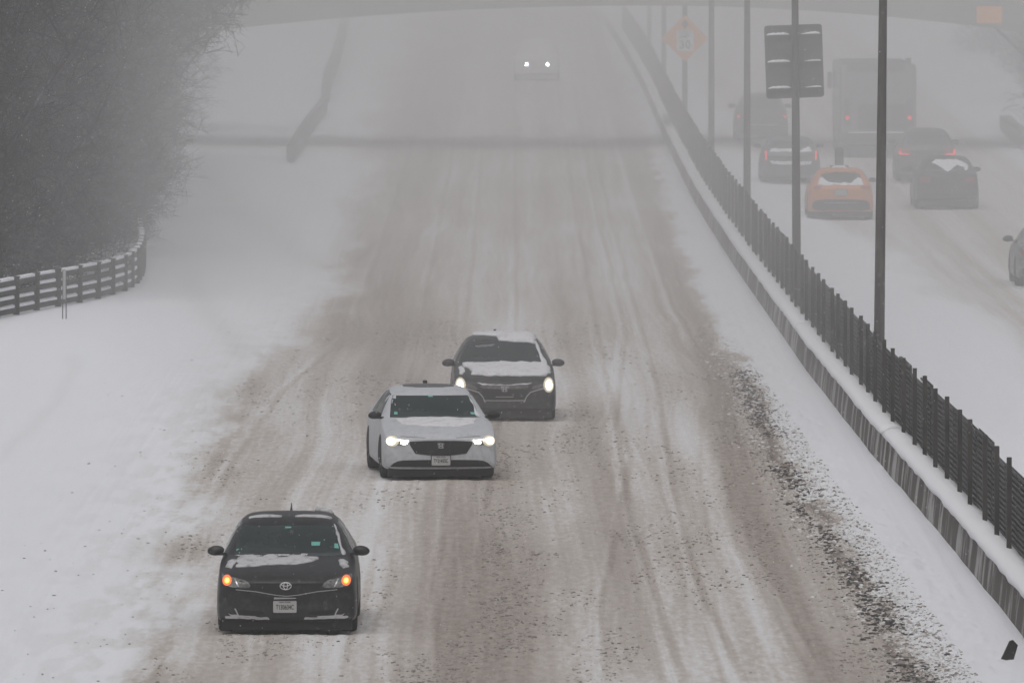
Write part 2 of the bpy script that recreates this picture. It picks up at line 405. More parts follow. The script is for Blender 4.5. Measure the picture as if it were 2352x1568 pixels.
# screen fence on top
fe = thing('screen_fence', 'dark louvred screen fence on posts along the top of the barrier', 'fence', (0, 0, 0))
FH = 1.22; fx = lambda Y: barX(Y) + .24
post_ys = list(np.arange(129, 129 + 3.5 * 100, 3.5)); far_ys = list(np.arange(post_ys[-1] + 3.5, 520, 3.5))
pr = random.Random(3)
def post_bm(bm, yy):
    z0 = float(zg(yy)); x = float(fx(yy)) + pr.uniform(-.012, .012)
    bbox(bm, (x, yy, z0 + BARH + (FH + .14) / 2), (.066, .08, FH + .16 + pr.uniform(-.02, .05)))
    bbox(bm, (x, yy, z0 + BARH + .012), (.16, .2, .02))
post_ys = [y_ + pr.uniform(-.45, .45) for y_ in post_ys]
for yy in post_ys:
    b = bmesh.new(); post_bm(b, yy); obj('post', b, M_STEEL, fe)
b = bmesh.new(); [post_bm(b, yy) for yy in far_ys]; tag(obj('post', b, M_STEEL, fe), kind='stuff')
b = bmesh.new()
allp = post_ys + far_ys
for k, (a, c) in enumerate(zip(allp, allp[1:])):       # louvre slats between neighbouring posts
    mid = (a + c) / 2; x0, x1 = float(fx(a)), float(fx(c)); zc = float(zg(mid)) + BARH
    nl = 15 if a < 260 else 1
    top = FH + pr.uniform(-.11, .04); lean = pr.uniform(-.02, .03)
    rz = math.atan2(-(x1 - x0), c - a)
    if nl == 1:
        bbox(b, ((x0 + x1) / 2 + .11, mid, zc + top / 2 + .02), (.03, c - a - .1, top - .04), rz)
    else:
        bbox(b, ((x0 + x1) / 2 + .135, mid, zc + top / 2 + .02), (.012, c - a - .1, top - .05), rz)
        for i in range(nl):
            zz = zc + .07 + (top - .1) * i / (nl - 1)
            bbox(b, ((x0 + x1) / 2 + .105 + lean * i / nl, mid, zz), (.022, c - a - .09, .034), rz)
obj('louvre_panel', b, M_SCREEN, fe)

# ------------------------------------------------------------ light poles in the median
pole_defs = [  # x at base, Y, lean over 8 m, distinguishing label
    (2018, 203, .085, 'thickest nearest pole rising behind the fence near the right side'),
    (1831, 252, -.06, 'grey pole behind the fence carrying the ribbed sign panel'),
    (1716, 303, 0, 'slim plain pole just left of the ribbed sign panel'),
    (1634, 350, 0, 'slim hazy pole right beside the orange diamond sign'),
    (1573, 401, 0, 'hazy post that carries the orange diamond sign'),
    (1525, 450, 0, 'faint pole just left of the orange diamond sign'),
    (1491, 503, 0, 'faintest farthest pole in the fog above the fence')]
poles = []
for px, Y, lean, lab in pole_defs:
    X = (px - 1176) * Y / F; z0 = float(zg(Y))
    p = thing('light_pole', lab, 'pole', (X, Y, z0), 0, 'poles standing behind the median fence')
    h = 7.2 if px == 1573 else 10.2
    b = bmesh.new(); tube(b, [(0, 0, -.3), (lean * .25, 0, 2), (lean * .6, 0, 5), (lean * 1.2, 0, h)], [.1, .095, .085, .06], 12)
    if Y > 400: bmesh.ops.scale(b, vec=(1, 1, 1), verts=b.verts)
    obj('shaft', b, M_POLE, p, True)
    b = bmesh.new(); tube(b, [(0, 0, -.05), (0, 0, .25)], [.19, .17], 12); bbox(b, (0, 0, .02), (.4, .4, .04)); obj('base_plate', b, M_POLE, p)
    if px != 1573:
        b = bmesh.new(); tube(b, [(lean * 1.2, 0, h - .1), (lean * 1.2 + .5, 0, h + .25), (lean * 1.2 + 1.4, 0, h + .4)], [.04, .035, .03], 8)
        obj('arm', b, M_POLE, p, True)
        b = bmesh.new(); bbox(b, (lean * 1.2 + 1.65, 0, h + .38), (.6, .25, .12), 0, .04); obj('lamp_head', b, M_STEEL, p)
    poles.append(p)

# sign panel seen from behind
def rounded(wd, ht, r, n=5):
    o = []
    for cx, cz, a0 in ((wd / 2 - r, ht / 2 - r, 0), (-wd / 2 + r, ht / 2 - r, 90), (-wd / 2 + r, -ht / 2 + r, 180), (wd / 2 - r, -ht / 2 + r, 270)):
        o += [(cx + r * math.cos(R(a0 + 90 * k / n)), cz + r * math.sin(R(a0 + 90 * k / n))) for k in range(n + 1)]
    return o
def plate(name, outline, y, th, mt, parent):
    n = len(outline)
    V = [(x, y, z) for x, z in outline] + [(x, y + th, z) for x, z in outline]
    Fc = [tuple(range(n)), tuple(range(2 * n - 1, n - 1, -1))] + [(i, i + n, (i + 1) % n + n, (i + 1) % n) for i in range(n)]
    return raw(name, V, Fc, mt, parent)
Y = 252.25
sp = thing('sign_panel', 'back of a dark rectangular sign with snowy ribs hanging on the grey pole', 'sign', ((1824 - 1176) * Y / F, Y, CAM_H - (141 + 309) * Y / F), 0)
sp.rotation_euler = (0, -R(2.0), R(6))
plate('panel', rounded(1.29, 1.62, .07), 0, .012, M_SIGNBACK, sp)
for zz in (.57, -.03, -.61):
    b = bmesh.new(); bbox(b, (0, -.028, zz), (1.22, .055, .05)); obj('rib', b, M_SIGNBACK, sp)
    for x0, x1, hh in ((-.61, -.09, .055), (.16 if zz > .4 else .22, .6, .055 if zz > .4 else .035)):
        n = 14; V = []
        for i in range(n + 1):
            t = i / n; x = x0 + (x1 - x0) * t
            k = (min(1, t * 5, (1 - t) * 5) if x0 < 0 else min(1, t * 1.7, (1 - t) * 6)) ** .6
            hz = hh * (k * .9 + .05) * (1 + .15 * math.sin(i * 2.1 + zz * 9))
            V += [(x, -.058, zz + .026), (x, -.062, zz + .026 + hz * .7), (x, -.03, zz + .026 + hz), (x, 0.001, zz + .026 + hz * .9), (x, 0.001, zz + .026)]
        Fc = [(i * 5 + j, i * 5 + (j + 1) % 5, i * 5 + 5 + (j + 1) % 5, i * 5 + 5 + j) for i in range(n) for j in range(5)] + [(0, 1, 2, 3, 4), tuple(n * 5 + j for j in range(4, -1, -1))]
        raw('snow_ridge', V, Fc, M_SNOW, sp, True)

def text_mesh(name, s, size, mt, parent, loc, rot=(math.pi / 2, 0, 0), ext=.002, sx=1.0):
    cu = bpy.data.curves.new(name, 'FONT'); cu.body = s; cu.size = size; cu.align_x = 'CENTER'; cu.align_y = 'CENTER'; cu.extrude = ext; cu.resolution_u = 3
    cu.offset = size * .012
    t = bpy.data.objects.new(name, cu); C.objects.link(t)
    me = bpy.data.meshes.new_from_object(t); bpy.data.objects.remove(t); bpy.data.curves.remove(cu)
    me.transform(Matrix.Diagonal((sx, 1, 1, 1)))
    o = obj(name, me, mt, parent); o.location = loc; o.rotation_euler = rot
    return o

# diamond warning sign
Y = 400.8
ds = thing('warning_sign', 'hazy orange diamond warning sign with a white speed limit 30 placard', 'sign', (397 * Y / F, Y, CAM_H - (88 + 309) * Y / F))
s = .80
def rot_rounded():
    q = rounded(1.17, 1.17, .06); c = math.cos(R(45))
    return [((x - z) * c, (x + z) * c) for x, z in q]
plate('panel', rot_rounded(), -.13, .012, M_ORANGE, ds)
plate('placard', rounded(.60, .74, .03), -.137, .006, M_WHITE, ds).location = (0, 0, -.08)
text_mesh('lettering', 'SPEED', .15, M_BLACK, ds, (0, -.14, .2))
text_mesh('lettering', 'LIMIT', .15, M_BLACK, ds, (0, -.14, .06))
text_mesh('lettering', '30', .42, M_BLACK, ds, (0, -.14, -.24))
ar = [(-.05, .33), (.05, .33), (.05, .45), (.16, .45), (0, .66), (-.16, .45), (-.05, .45)]
plate('arrow', ar, -.137, .006, M_BLACK, ds)

# ------------------------------------------------------------ overpass
YB = 384.0
ov = thing('overpass', 'pale hazy road bridge crossing above both carriageways', 'bridge', (4.5, YB, 0))
def soffit(X): return 5.27 - (.0040 if X < 0 else .0056) * X * X
xs = list(np.arange(-22, 22.1, 1.0))
V = []; Fc = []
for i, X in enumerate(xs):
    zb = soffit(X)
    for (yy, zz) in ((0, zb), (0, 6.5), (-.25, 6.5), (-.25, 7.0), (9.25, 7.0), (9.25, 6.5), (9, 6.5), (9, zb)): V.append((X, yy, zz))
for i in range(len(xs) - 1):
    for j in range(8): Fc.append((i * 8 + j, i * 8 + (j + 1) % 8, i * 8 + 8 + (j + 1) % 8, i * 8 + 8 + j))
Fc += [tuple(range(7, -1, -1)), tuple(len(xs) * 8 - 8 + j for j in range(8))]
raw('arched_girder', V, Fc, M_BRIDGE, ov)
for yy in (-.22, 9.0):
    b = bmesh.new(); bbox(b, (0, yy, 7.42), (44, .22, .84)); bbox(b, (0, yy, 7.88), (44, .34, .08)); obj('parapet', b, M_BRIDGE, ov)
for sx in (-1, 1):
    b = bmesh.new(); bbox(b, (sx * 19.5, 4.5, 2.2), (3, 9.6, 4.6)); obj('abutment', b, M_BRIDGE, ov)
# small orange sign hung on the overpass
Yo = YB - .3
og = thing('work_sign', 'small blurred orange rectangular sign on the overpass at the top right corner', 'sign', ((2272 - 1176) * Yo / F, Yo, CAM_H - (34 + 309) * Yo / F))
plate('panel', rounded(.86, .58, .04), -.02, .015, M_ORANGE, og)
b = bmesh.new()
for sx in (-1, 1): bbox(b, (sx * .25, 0.0, .3), (.05, .03, .9))
obj('bracket', b, M_STEEL, og)

# ------------------------------------------------------------ guard rails
def rail(name, label, pts, htop, hbot, th, mt, post_step, cat='guardrail', snow=0.0):
    t = thing(name, label, cat, (pts[0][0], pts[0][1], float(zg(pts[0][1]))))
    o = Vector((pts[0][0], pts[0][1], float(zg(pts[0][1]))))
    P = []
    for (x0, y0), (x1, y1) in zip(pts, pts[1:]):
        n = max(2, int(math.hypot(x1 - x0, y1 - y0) / 1.0))
        P += [(x0 + (x1 - x0) * k / n, y0 + (y1 - y0) * k / n) for k in range(n)]
    P.append(pts[-1])
    prof = [(-th / 2, hbot), (-th / 2 - .03, hbot + (htop - hbot) * .25), (-th / 2, (htop + hbot) / 2), (-th / 2 - .03, hbot + (htop - hbot) * .75), (-th / 2, htop), (th / 2, htop), (th / 2, hbot)]
    V = []; Fc = []; n = len(prof)
    for i, (x, y) in enumerate(P):
        a = P[max(0, i - 1)]; c = P[min(len(P) - 1, i + 1)]; d = Vector((c[0] - a[0], c[1] - a[1])).normalized(); nx, ny = d.y, -d.x
        z = float(zg(y))
        for u, v in prof: V.append((x + nx * u - o.x, y + ny * u - o.y, z + v - o.z))
    for i in range(len(P) - 1):
        for j in range(n): Fc.append((i * n + j, i * n + (j + 1) % n, i * n + n + (j + 1) % n, i * n + n + j))
    Fc += [tuple(range(n))[::-1], tuple((len(P) - 1) * n + j for j in range(n))]
    raw('beam', V, Fc, mt, t)
    k = 0; acc = 0
    for i in range(0, len(P), max(1, int(post_step))):
        x, y = P[i]; z = float(zg(y)); b = bmesh.new(); bbox(b, (x - o.x, y - o.y, z - o.z + htop / 2 - .15), (.1, .14, htop + .2)); obj('post', b, mt, t)
    return t
rail('guardrail', 'short grey guardrail slanting through the snow left of the lanes', [at(668, 378), at(690, 338), at(712, 305), at(745, 262)], .62, .1, .25, M_GALV, 3)
rail('guardrail', 'longer faint guardrail fading away behind the short one', [at(748, 240), at(752, 205), at(768, 165), at(780, 125), at(790, 80), at(796, 40)], .75, .0, .3, M_GALV, 4)
rail('guardrail', 'dark guardrail end poking out of the snow at the right picture edge', [at(2309, 300), at(2330, 322), at(2400, 365)], .55, .05, .4, M_GALV, 3)

# timber crib fence on the left
def crib():
    pts = [(-13.4, 232), (-12.2, 241), (-11.25, 250), (-10.5, 255), (-9.9, 258.5), (-9.4, 262), (-9.05, 266), (-8.92, 270), (-8.98, 276), (-9.2, 284), (-9.6, 294)]
    ys = [p[1] for p in pts]; xs = [p[0] for p in pts]
    f = lambda y: float(np.interp(y, ys, xs))
    z0 = lambda y: float(height(np.array([f(y)]), np.array([float(y)]))[0])
    t = thing('timber_fence', 'low timber fence with four snow-topped rails curving below the bare trees', 'fence', (-11.2, 250, 0))
    py = [233.0]
    while py[-1] < 292: py.append(py[-1] + 2.35)
    seg = list(zip(py, py[1:]))
    for y in py:
        b = bmesh.new(); bbox(b, (f(y) + 11.2, y - 250, z0(y) + .36), (.14, .14, .92)); bbox(b, (f(y) + 11.2, y - 250, z0(y) + .835), (.17, .17, .03)); obj('post', b, M_WOOD, t)
    for k in range(4):
        b = bmesh.new(); caps = []
        for a, c in seg:
            m = (a + c) / 2; rz = math.atan2(-(f(c) - f(a)), c - a); L = math.hypot(c - a, f(c) - f(a)); zz = z0(m) + .1 + k * .205
            xx = (f(a) + f(c)) / 2 + 11.2 - .03
            bbox(b, (xx, m - 250, zz), (.07, L, .12), rz)
            if pr.random() < .9 or k == 3:
                hh = pr.uniform(.05, .075)
                s = bmesh.new(); caps.append(s)
                bbox(s, (xx, m - 250 + pr.uniform(-.1, .1), zz + .062 + hh / 2), (.12, L * pr.uniform(.6, .85), hh), rz, .02)
        ra = obj('rail', b, M_WOOD, t)
        for s in caps: obj('snow_cap', s, M_SNOW, ra, True)
crib()
dx, dy = at(146, 738)
mp_ = thing('marker_post', 'thin pale marker post standing in the snow before the timber fence', 'post', (dx, dy, float(zg(dy)) + .02))
b = bmesh.new(); tube(b, [(-.03, 0, -.2), (-.02, 0, 1.12)], .013, 6); tube(b, [(.05, 0, -.2), (.05, 0, 1.08)], .013, 6); obj('shaft', b, M_GALV, mp_)
b = bmesh.new(); bbox(b, (.012, -.01, .8), (.055, .02, .66)); obj('reflector_strip', b, mat('pale_plastic', (.4, .4, .4), .5), mp_)

# piece of wreckage in the bank
fx_, fy_ = at(2322, 1534)
wr = thing('debris', 'black broken plate sticking out of the snow at the barrier foot, bottom right', 'debris', (fx_, fy_, float(height(np.array([fx_]), np.array([fy_]))[0])), R(20))
b = bmesh.new(); out = [(-.115, -.06), (-.05, -.075), (.0, -.12), (.03, -.11), (.10, .11), (.035, .175), (.0, .165)]
b.free(); o_ = plate('shard', [(x, z + .07) for x, z in out], -.02, .04, M_BLACK, wr)

# ------------------------------------------------------------ bare trees
def tree_meshes(seed, H, spread, nsprig):
    r = random.Random(seed); trunk = []; tw = []; ph = r.uniform(0, 6)
    def rad_at(z, a):
        rad = 1.55 + .55 * min(1, z / 1.5) + 2.7 * max(0, min(1, (z - 4.0) / 2.8)) - 3.2 * max(0, min(1, (z - 7.4) / 2.2))
        return rad * (1 + .12 * math.sin(3 * a + ph) + .10 * math.sin(7 * a + z * 2.1) + .08 * math.sin(z * 4 + ph))
    def limb(p, d, L, rad, lvl, out):
        q = p.copy(); dd = d.copy(); n = 5
        for i in range(n):
            dd = (dd + Vector((r.gauss(0, .18), r.gauss(0, .18), r.gauss(.03, .10)))).normalized()
            e = q + dd * (L / n)
            if lvl and math.hypot(e.x, e.y) > rad_at(e.z, math.atan2(e.y, e.x)) * .9: break
            out.append((q.copy(), e.copy(), rad * (1 - .15 * i), rad * (1 - .15 * (i + 1))))
            if lvl < 3 and i > 0:
                for _ in range(2):
                    a = dd.orthogonal().normalized(); a.rotate(Matrix.Rotation(r.uniform(0, 6.28), 3, dd))
                    limb(e, (dd * .6 + a * .9).normalized(), L * r.uniform(.4, .6), rad * .45, lvl + 1, tw)
            q = e
    for k in range(spread):
        a = r.uniform(0, 6.28); limb(Vector((math.cos(a) * .4, math.sin(a) * .4, -.3)), Vector((math.cos(a) * .22, math.sin(a) * .22, 1)).normalized(), H * r.uniform(.8, 1), .085, 0, trunk)
    for _ in range(nsprig):
        z = r.uniform(.05, 9.2); a = r.uniform(0, 6.28); R0 = max(.1, rad_at(z, a)); rr = R0 * (r.random() ** .5) * .97
        p = Vector((math.cos(a) * rr, math.sin(a) * rr, z))
        d = Vector((math.cos(a) * r.uniform(.2, 1.1), math.sin(a) * r.uniform(.2, 1.1), r.gauss(.25, .45))) + Vector((r.gauss(0, .4), r.gauss(0, .4), 0)); d.normalize()
        L = r.uniform(.5, 1.1); q = p - d * L * .5; dd = d
        for i in range(3):
            dd = (dd + Vector((r.gauss(0, .22), r.gauss(0, .22), r.gauss(-.02, .2)))).normalized(); e = q + dd * L / 3
            tw.append((q.copy(), e.copy(), .011 - .002 * i, .009 - .002 * i))
            for _ in range(2):
                sd = (dd + Vector((r.gauss(0, .8), r.gauss(0, .8), r.gauss(0, .7)))).normalized(); f = q.lerp(e, r.random()); g = f + sd * r.uniform(.12, .26)
                sd = (sd + Vector((r.gauss(0, .4), r.gauss(0, .4), r.gauss(0, .4)))).normalized(); h = g + sd * r.uniform(.1, .24)
                tw.append((f, g, .007, .006)); tw.append((g.copy(), h, .006, .004))
            q = e
    def build(segs, name, sides):
        P0 = np.array([s[0][:] for s in segs]); P1 = np.array([s[1][:] for s in segs]); r0 = np.array([s[2] for s in segs]); r1 = np.array([s[3] for s in segs])
        d = P1 - P0; d /= np.linalg.norm(d, axis=1)[:, None] + 1e-9
        up = np.where(np.abs(d[:, 2:3]) > .9, np.array([[1., 0, 0]]), np.array([[0, 0, 1.]])); u = np.cross(d, up); u /= np.linalg.norm(u, axis=1)[:, None] + 1e-9; v = np.cross(d, u)
        rings = []
        for k in range(sides):
            c, s_ = math.cos(2 * math.pi * k / sides), math.sin(2 * math.pi * k / sides)
            rings.append(P0 + (u * c + v * s_) * r0[:, None])
        for k in range(sides):
            c, s_ = math.cos(2 * math.pi * k / sides), math.sin(2 * math.pi * k / sides)
            rings.append(P1 + (u * c + v * s_) * r1[:, None])
        co = np.stack(rings, 1).reshape(-1, 3); n = len(segs); base = (np.arange(n) * sides * 2)[:, None]
        q = np.concatenate([base + np.array([[k, (k + 1) % sides, (k + 1) % sides + sides, k + sides]]) for k in range(sides)], 1).reshape(-1, 4)
        me = bpy.data.meshes.new(name); me.vertices.add(len(co)); me.vertices.foreach_set('co', co.ravel())
        me.loops.add(q.size); me.loops.foreach_set('vertex_index', q.ravel().astype(np.int32)); me.polygons.add(len(q))
        me.polygons.foreach_set('loop_start', np.arange(0, q.size, 4, dtype=np.int32)); me.polygons.foreach_set('loop_total', np.full(len(q), 4, np.int32)); me.update()
        me.materials.append(M_BARK); return me
    return build(trunk, 'trunk', 6), build(tw, 'crown', 3)
TREES = [tree_meshes(s, h, n, 1900) for s, h, n in ((11, 9, 3), (23, 10, 3), (37, 9, 4))]
def place_tree(v, x, y, s, rz, label, group, sz=1.0):
    z = float(height(np.array([x]), np.array([y]))[0])
    t = thing('bare_tree', label, 'tree', (x, y, z), rz, group); t.scale = (s, s, s * sz)
    for nm, me in zip(('trunk', 'crown'), TREES[v]):
        o = bpy.data.objects.new(nm, me); C.objects.link(o); o.parent = t
tr = random.Random(5)
spots = []
EDGE = {276: 'bare tree bending over the far end of the timber fence at its right end',
        294: 'bare tree forming the lower right edge of the dark thicket',
        324: 'bare tree forming the middle right edge of the dark thicket',
        354: 'bare hazy tree forming the upper right edge of the dark thicket',
        402: 'faint bare tree just below the overpass at the left, above the thicket edge'}
rows_ = [(261, 1, -13.0), (268, 2, -12.1)]
yy_ = 276
while yy_ < 375:
    rows_.append((yy_, 2, float(np.interp(yy_, [276, 285, 294, 306, 318, 333, 350, 375], [-11.5, -11.2, -10.9, -11.1, -11.4, -11.8, -12.2, -12.9])))); yy_ += 6
rows_ += [(402, 2, -12.8)]
for Y_, n, x0 in rows_:
    x0 += tr.uniform(-.35, .1) * (Y_ > 276)
    for k in range(n):
        lab = EDGE.get(Y_) if k == 0 else None
        place_tree(len(spots) % 3, x0 - k * 1.8 + tr.uniform(-.3, .3) * (k > 0), Y_ + tr.uniform(-2, 2) * (k > 0), tr.uniform(.92, 1.1), tr.uniform(0, 6.28),
                   lab or 'leafless tree inside the dark grey thicket behind the timber fence on the left', 'bare trees of the left thicket')
        spots.append(0)
for i, (x, y) in enumerate([(19.6, 392), (21.6, 410), (20.9, 436), (21.2, 462), (20.9, 490), (24.3, 440)]):
    place_tree(i % 3, x, y, tr.uniform(.85, 1.05), tr.uniform(0, 6.28), ('misty tree on the right verge close beside the overpass end' if i == 0 else 'misty tree on the far verge at the right beyond the overpass'), 'misty trees at the right')

# ------------------------------------------------------------ vehicles
def paint(name, col, grime=(.2, .2, .2), th=.66, rough=.4, film=(.16, .155, .15), fa=.55):
    m = mat(name, col, rough, noise=(7, grime, th, .14), spec=.35, coat=.1)
    n = m.node_tree; b = n.nodes['Principled BSDF']; src = b.inputs['Base Color'].links[0].from_socket
    tc = n.nodes.new('ShaderNodeTexCoord'); sp = n.nodes.new('ShaderNodeSeparateXYZ'); n.links.new(tc.outputs['Object'], sp.inputs[0])
    r = n.nodes.new('ShaderNodeMapRange'); r.inputs[1].default_value = .15; r.inputs[2].default_value = .85; r.inputs[3].default_value = 1; r.inputs[4].default_value = .08
    n.links.new(sp.outputs[2], r.inputs[0])
    mp = n.nodes.new('ShaderNodeMapping'); mp.inputs['Scale'].default_value = (9, 5, 3.5); n.links.new(tc.outputs['Object'], mp.inputs[0])
    t = n.nodes.new('ShaderNodeTexNoise'); t.inputs['Scale'].default_value = 1; t.inputs['Detail'].default_value = 8; t.inputs['Roughness'].default_value = .75; n.links.new(mp.outputs[0], t.inputs['Vector'])
    r2 = n.nodes.new('ShaderNodeMapRange'); r2.inputs[1].default_value = .36; r2.inputs[2].default_value = .72; n.links.new(t.outputs['Fac'], r2.inputs[0])
    mu = n.nodes.new('ShaderNodeMath'); mu.operation = 'MULTIPLY'; n.links.new(r.outputs[0], mu.inputs[0]); n.links.new(r2.outputs[0], mu.inputs[1])
    m3 = n.nodes.new('ShaderNodeMath'); m3.operation = 'MULTIPLY'; m3.inputs[1].default_value = fa; n.links.new(mu.outputs[0], m3.inputs[0])
    x = n.nodes.new('ShaderNodeMix'); x.data_type = 'RGBA'; n.links.new(m3.outputs[0], x.inputs[0]); n.links.new(src, x.inputs[6]); x.inputs[7].default_value = (*film, 1)
    n.links.new(x.outputs[2], b.inputs['Base Color']); return m
M_GLASS = mat('tinted_glass', (.012, .02, .02), .12, spec=.35, noise=(2.2, (.03, .042, .042), .55, .2))
M_TRIM = mat('black_trim', (.018, .018, .019), .6, noise=(9, (.06, .06, .06), .62, .12), spec=.3)
M_TYRE = mat('tyre_rubber', (.018, .018, .018), .85, noise=(9, (.12, .12, .12), .62, .1), spec=.2)
M_RIM = mat('wheel_rim', (.2, .2, .2), .4, .6)
M_CHROME = mat('bright_trim', (.5, .5, .52), .3, .7)
M_LENS = mat('lamp_housing', (.10, .10, .10), .25, noise=(20, (.2, .2, .2), .55, .1))
M_THIN = mat('thin_car_snow', (.46, .46, .48), .8, noise=(9, (.22, .22, .23), .60, .12))
M_CARSNOW = mat('car_snow', (.62, .62, .65), .8, noise=(5, (.45, .45, .47), .6, .12), bump=(14, .5, .02))
M_GLOW = mat('lamp_halo_glow', (.8, .8, .7), .5, emit=(1, .88, .66), estr=.85)  # bloom around lit lamps, painted as dim emitting discs on the housing
M_GLOWA = mat('amber_halo_glow', (.5, .2, .1), .5, emit=(1, .12, .02), estr=.7)
M_HEAD = mat('lit_headlamp', (1, 1, .95), .4, emit=(1, .93, .74), estr=9)
M_HEADHOT = mat('lit_headlamp_core', (1, 1, .95), .4, emit=(1, .95, .84), estr=9)
M_GLOW2 = mat('lamp_outer_glow', (.5, .48, .42), .5, emit=(1, .84, .6), estr=.30)
M_HEADW = mat('lit_cool_headlamp', (1, 1, 1), .4, emit=(.9, .93, 1), estr=25)
M_AMBER = mat('lit_amber_lamp', (1, .3, .05), .4, emit=(1, .13, .015), estr=3.5)
M_AMBERH = mat('lit_amber_core', (1, .5, .1), .4, emit=(1, .5, .06), estr=9)
M_RED = mat('lit_tail_lamp', (.6, .02, .02), .4, emit=(1, .05, .05), estr=1.5)
M_REDDIM = mat('red_lens', (.25, .02, .02), .3)
M_PLATE = mat('licence_plate', (.40, .40, .40), .5)
M_STICK = mat('windscreen_sticker', (.12, .36, .32), .5)
M_UNDER = mat('dark_underbody', (.012, .012, .012), .9)
M_SILL = mat('grimy_bumper', (.03, .03, .032), .7, noise=((6, 6, 9), (.2, .2, .21), .58, .12))

SEDAN = [  # y, w, zb, zm, ws, zs, we, ze, zt
    (0.00, .80, .23, .42, .77, .60, .60, .67, .685),
    (0.05, .885, .175, .43, .85, .65, .67, .715, .73),
    (0.18, .915, .16, .46, .885, .72, .70, .775, .79),
    (0.50, .915, .16, .52, .895, .80, .72, .85, .87),
    (0.95, .915, .16, .56, .895, .87, .72, .925, .94),
    (1.28, .915, .16, .58, .892, .905, .73, .965, .985),
    (1.42, .915, .16, .58, .880, .92, .72, 1.01, 1.03),
    (1.75, .915, .16, .58, .878, .925, .69, 1.18, 1.20),
    (2.12, .915, .16, .58, .876, .93, .645, 1.345, 1.36),
    (2.35, .915, .16, .58, .875, .935, .625, 1.40, 1.42),
    (2.80, .915, .17, .58, .874, .94, .61, 1.445, 1.47),
    (3.35, .915, .17, .58, .872, .95, .605, 1.425, 1.45),
    (3.85, .91, .18, .60, .868, .96, .63, 1.27, 1.29),
    (4.20, .90, .19, .60, .85, .97, .68, 1.08, 1.10),
    (4.45, .89, .22, .60, .84, .965, .68, 1.04, 1.06),
    (4.70, .87, .26, .58, .81, .93, .66, 1.0, 1.02),
    (4.80, .76, .34, .58, .72, .80, .58, .88, .90)]
SUV = [
    (0.00, .76, .32, .52, .72, .70, .56, .80, .82),
    (0.06, .87, .26, .54, .83, .78, .66, .86, .88),
    (0.22, .91, .22, .60, .88, .86, .70, .93, .95),
    (0.60, .92, .22, .64, .88, .93, .68, .99, 1.01),
    (1.15, .925, .22, .66, .88, .98, .70, 1.06, 1.08),
    (1.30, .925, .22, .66, .88, 1.0, .70, 1.12, 1.14),
    (1.65, .925, .22, .66, .88, 1.02, .65, 1.36, 1.38),
    (2.05, .925, .22, .66, .88, 1.03, .61, 1.56, 1.59),
    (2.60, .925, .22, .66, .88, 1.04, .60, 1.63, 1.67),
    (3.40, .925, .22, .66, .88, 1.05, .60, 1.62, 1.66),
    (4.00, .92, .24, .66, .875, 1.05, .60, 1.57, 1.61),
    (4.25, .915, .26, .66, .87, 1.05, .62, 1.42, 1.45),
    (4.42, .90, .28, .66, .86, 1.04, .66, 1.20, 1.23),
    (4.52, .89, .28, .62, .85, 1.0, .70, 1.08, 1.10),
    (4.58, .80, .34, .62, .77, .90, .66, .98, 1.0)]
HATCH = [tuple((v if k != 0 else v) for k, v in enumerate(s)) for s in SUV]
HATCH = [(s[0] * .97, s[1], s[2] * .85, s[3] * .9, s[4], s[5] * .93, s[6], s[7] * .9, s[8] * .9) for s in SUV]

def body_mesh(st, sx=1.0, sz=1.0):
    bm = bmesh.new(); rings = []
    for (y, w_, zb, zm, ws, zs, we, ze, zt) in st:
        half = [(w_ * .88, zb), (w_ * .99, zb + .03), (w_, zb + .14), (w_, zm), (ws, zs), (ws + (we - ws) * .12, zs + (ze - zs) * .16), ((ws + we) / 2 + .012, (zs + ze) / 2), (we, ze), (we * .55, ze + (zt - ze) * .72)]
        Rr = [bm.verts.new((x * sx, y, z * sz)) for x, z in half]; Ll = [bm.verts.new((-x * sx, y, z * sz)) for x, z in half]
        top = bm.verts.new((0, y, zt * sz)); bot = bm.verts.new((0, y, zb * sz))
        rings.append([bot] + Rr + [top] + Ll[::-1])
    n = len(rings[0])
    for a, b in zip(rings, rings[1:]):
        for k in range(n): bm.faces.new((a[k], a[(k + 1) % n], b[(k + 1) % n], b[k]))
    for rg, rev in ((rings[0], True), (rings[-1], False)):
        Rv = rg[1:10]; Lv = rg[11:][::-1]
        fs = [(rg[0], Rv[0], Lv[0])] + [(Lv[k], Rv[k], Rv[k + 1], Lv[k + 1]) for k in range(8)] + [(Lv[8], Rv[8], rg[10])]
        for f in fs: bm.faces.new(f[::1] if rev else f[::-1])
    bmesh.ops.recalc_face_normals(bm, faces=bm.faces)
    me = bpy.data.meshes.new('tmp'); bm.to_mesh(me); bm.free()
    o = bpy.data.objects.new('tmp', me); C.objects.link(o)
    md = o.modifiers.new('s', 'SUBSURF'); md.levels = 2; md.render_levels = 2
    dg = bpy.context.evaluated_depsgraph_get()
    m2 = bpy.data.meshes.new_from_object(o.evaluated_get(dg), depsgraph=dg)
    bpy.data.objects.remove(o); bpy.data.meshes.remove(me)
    return m2

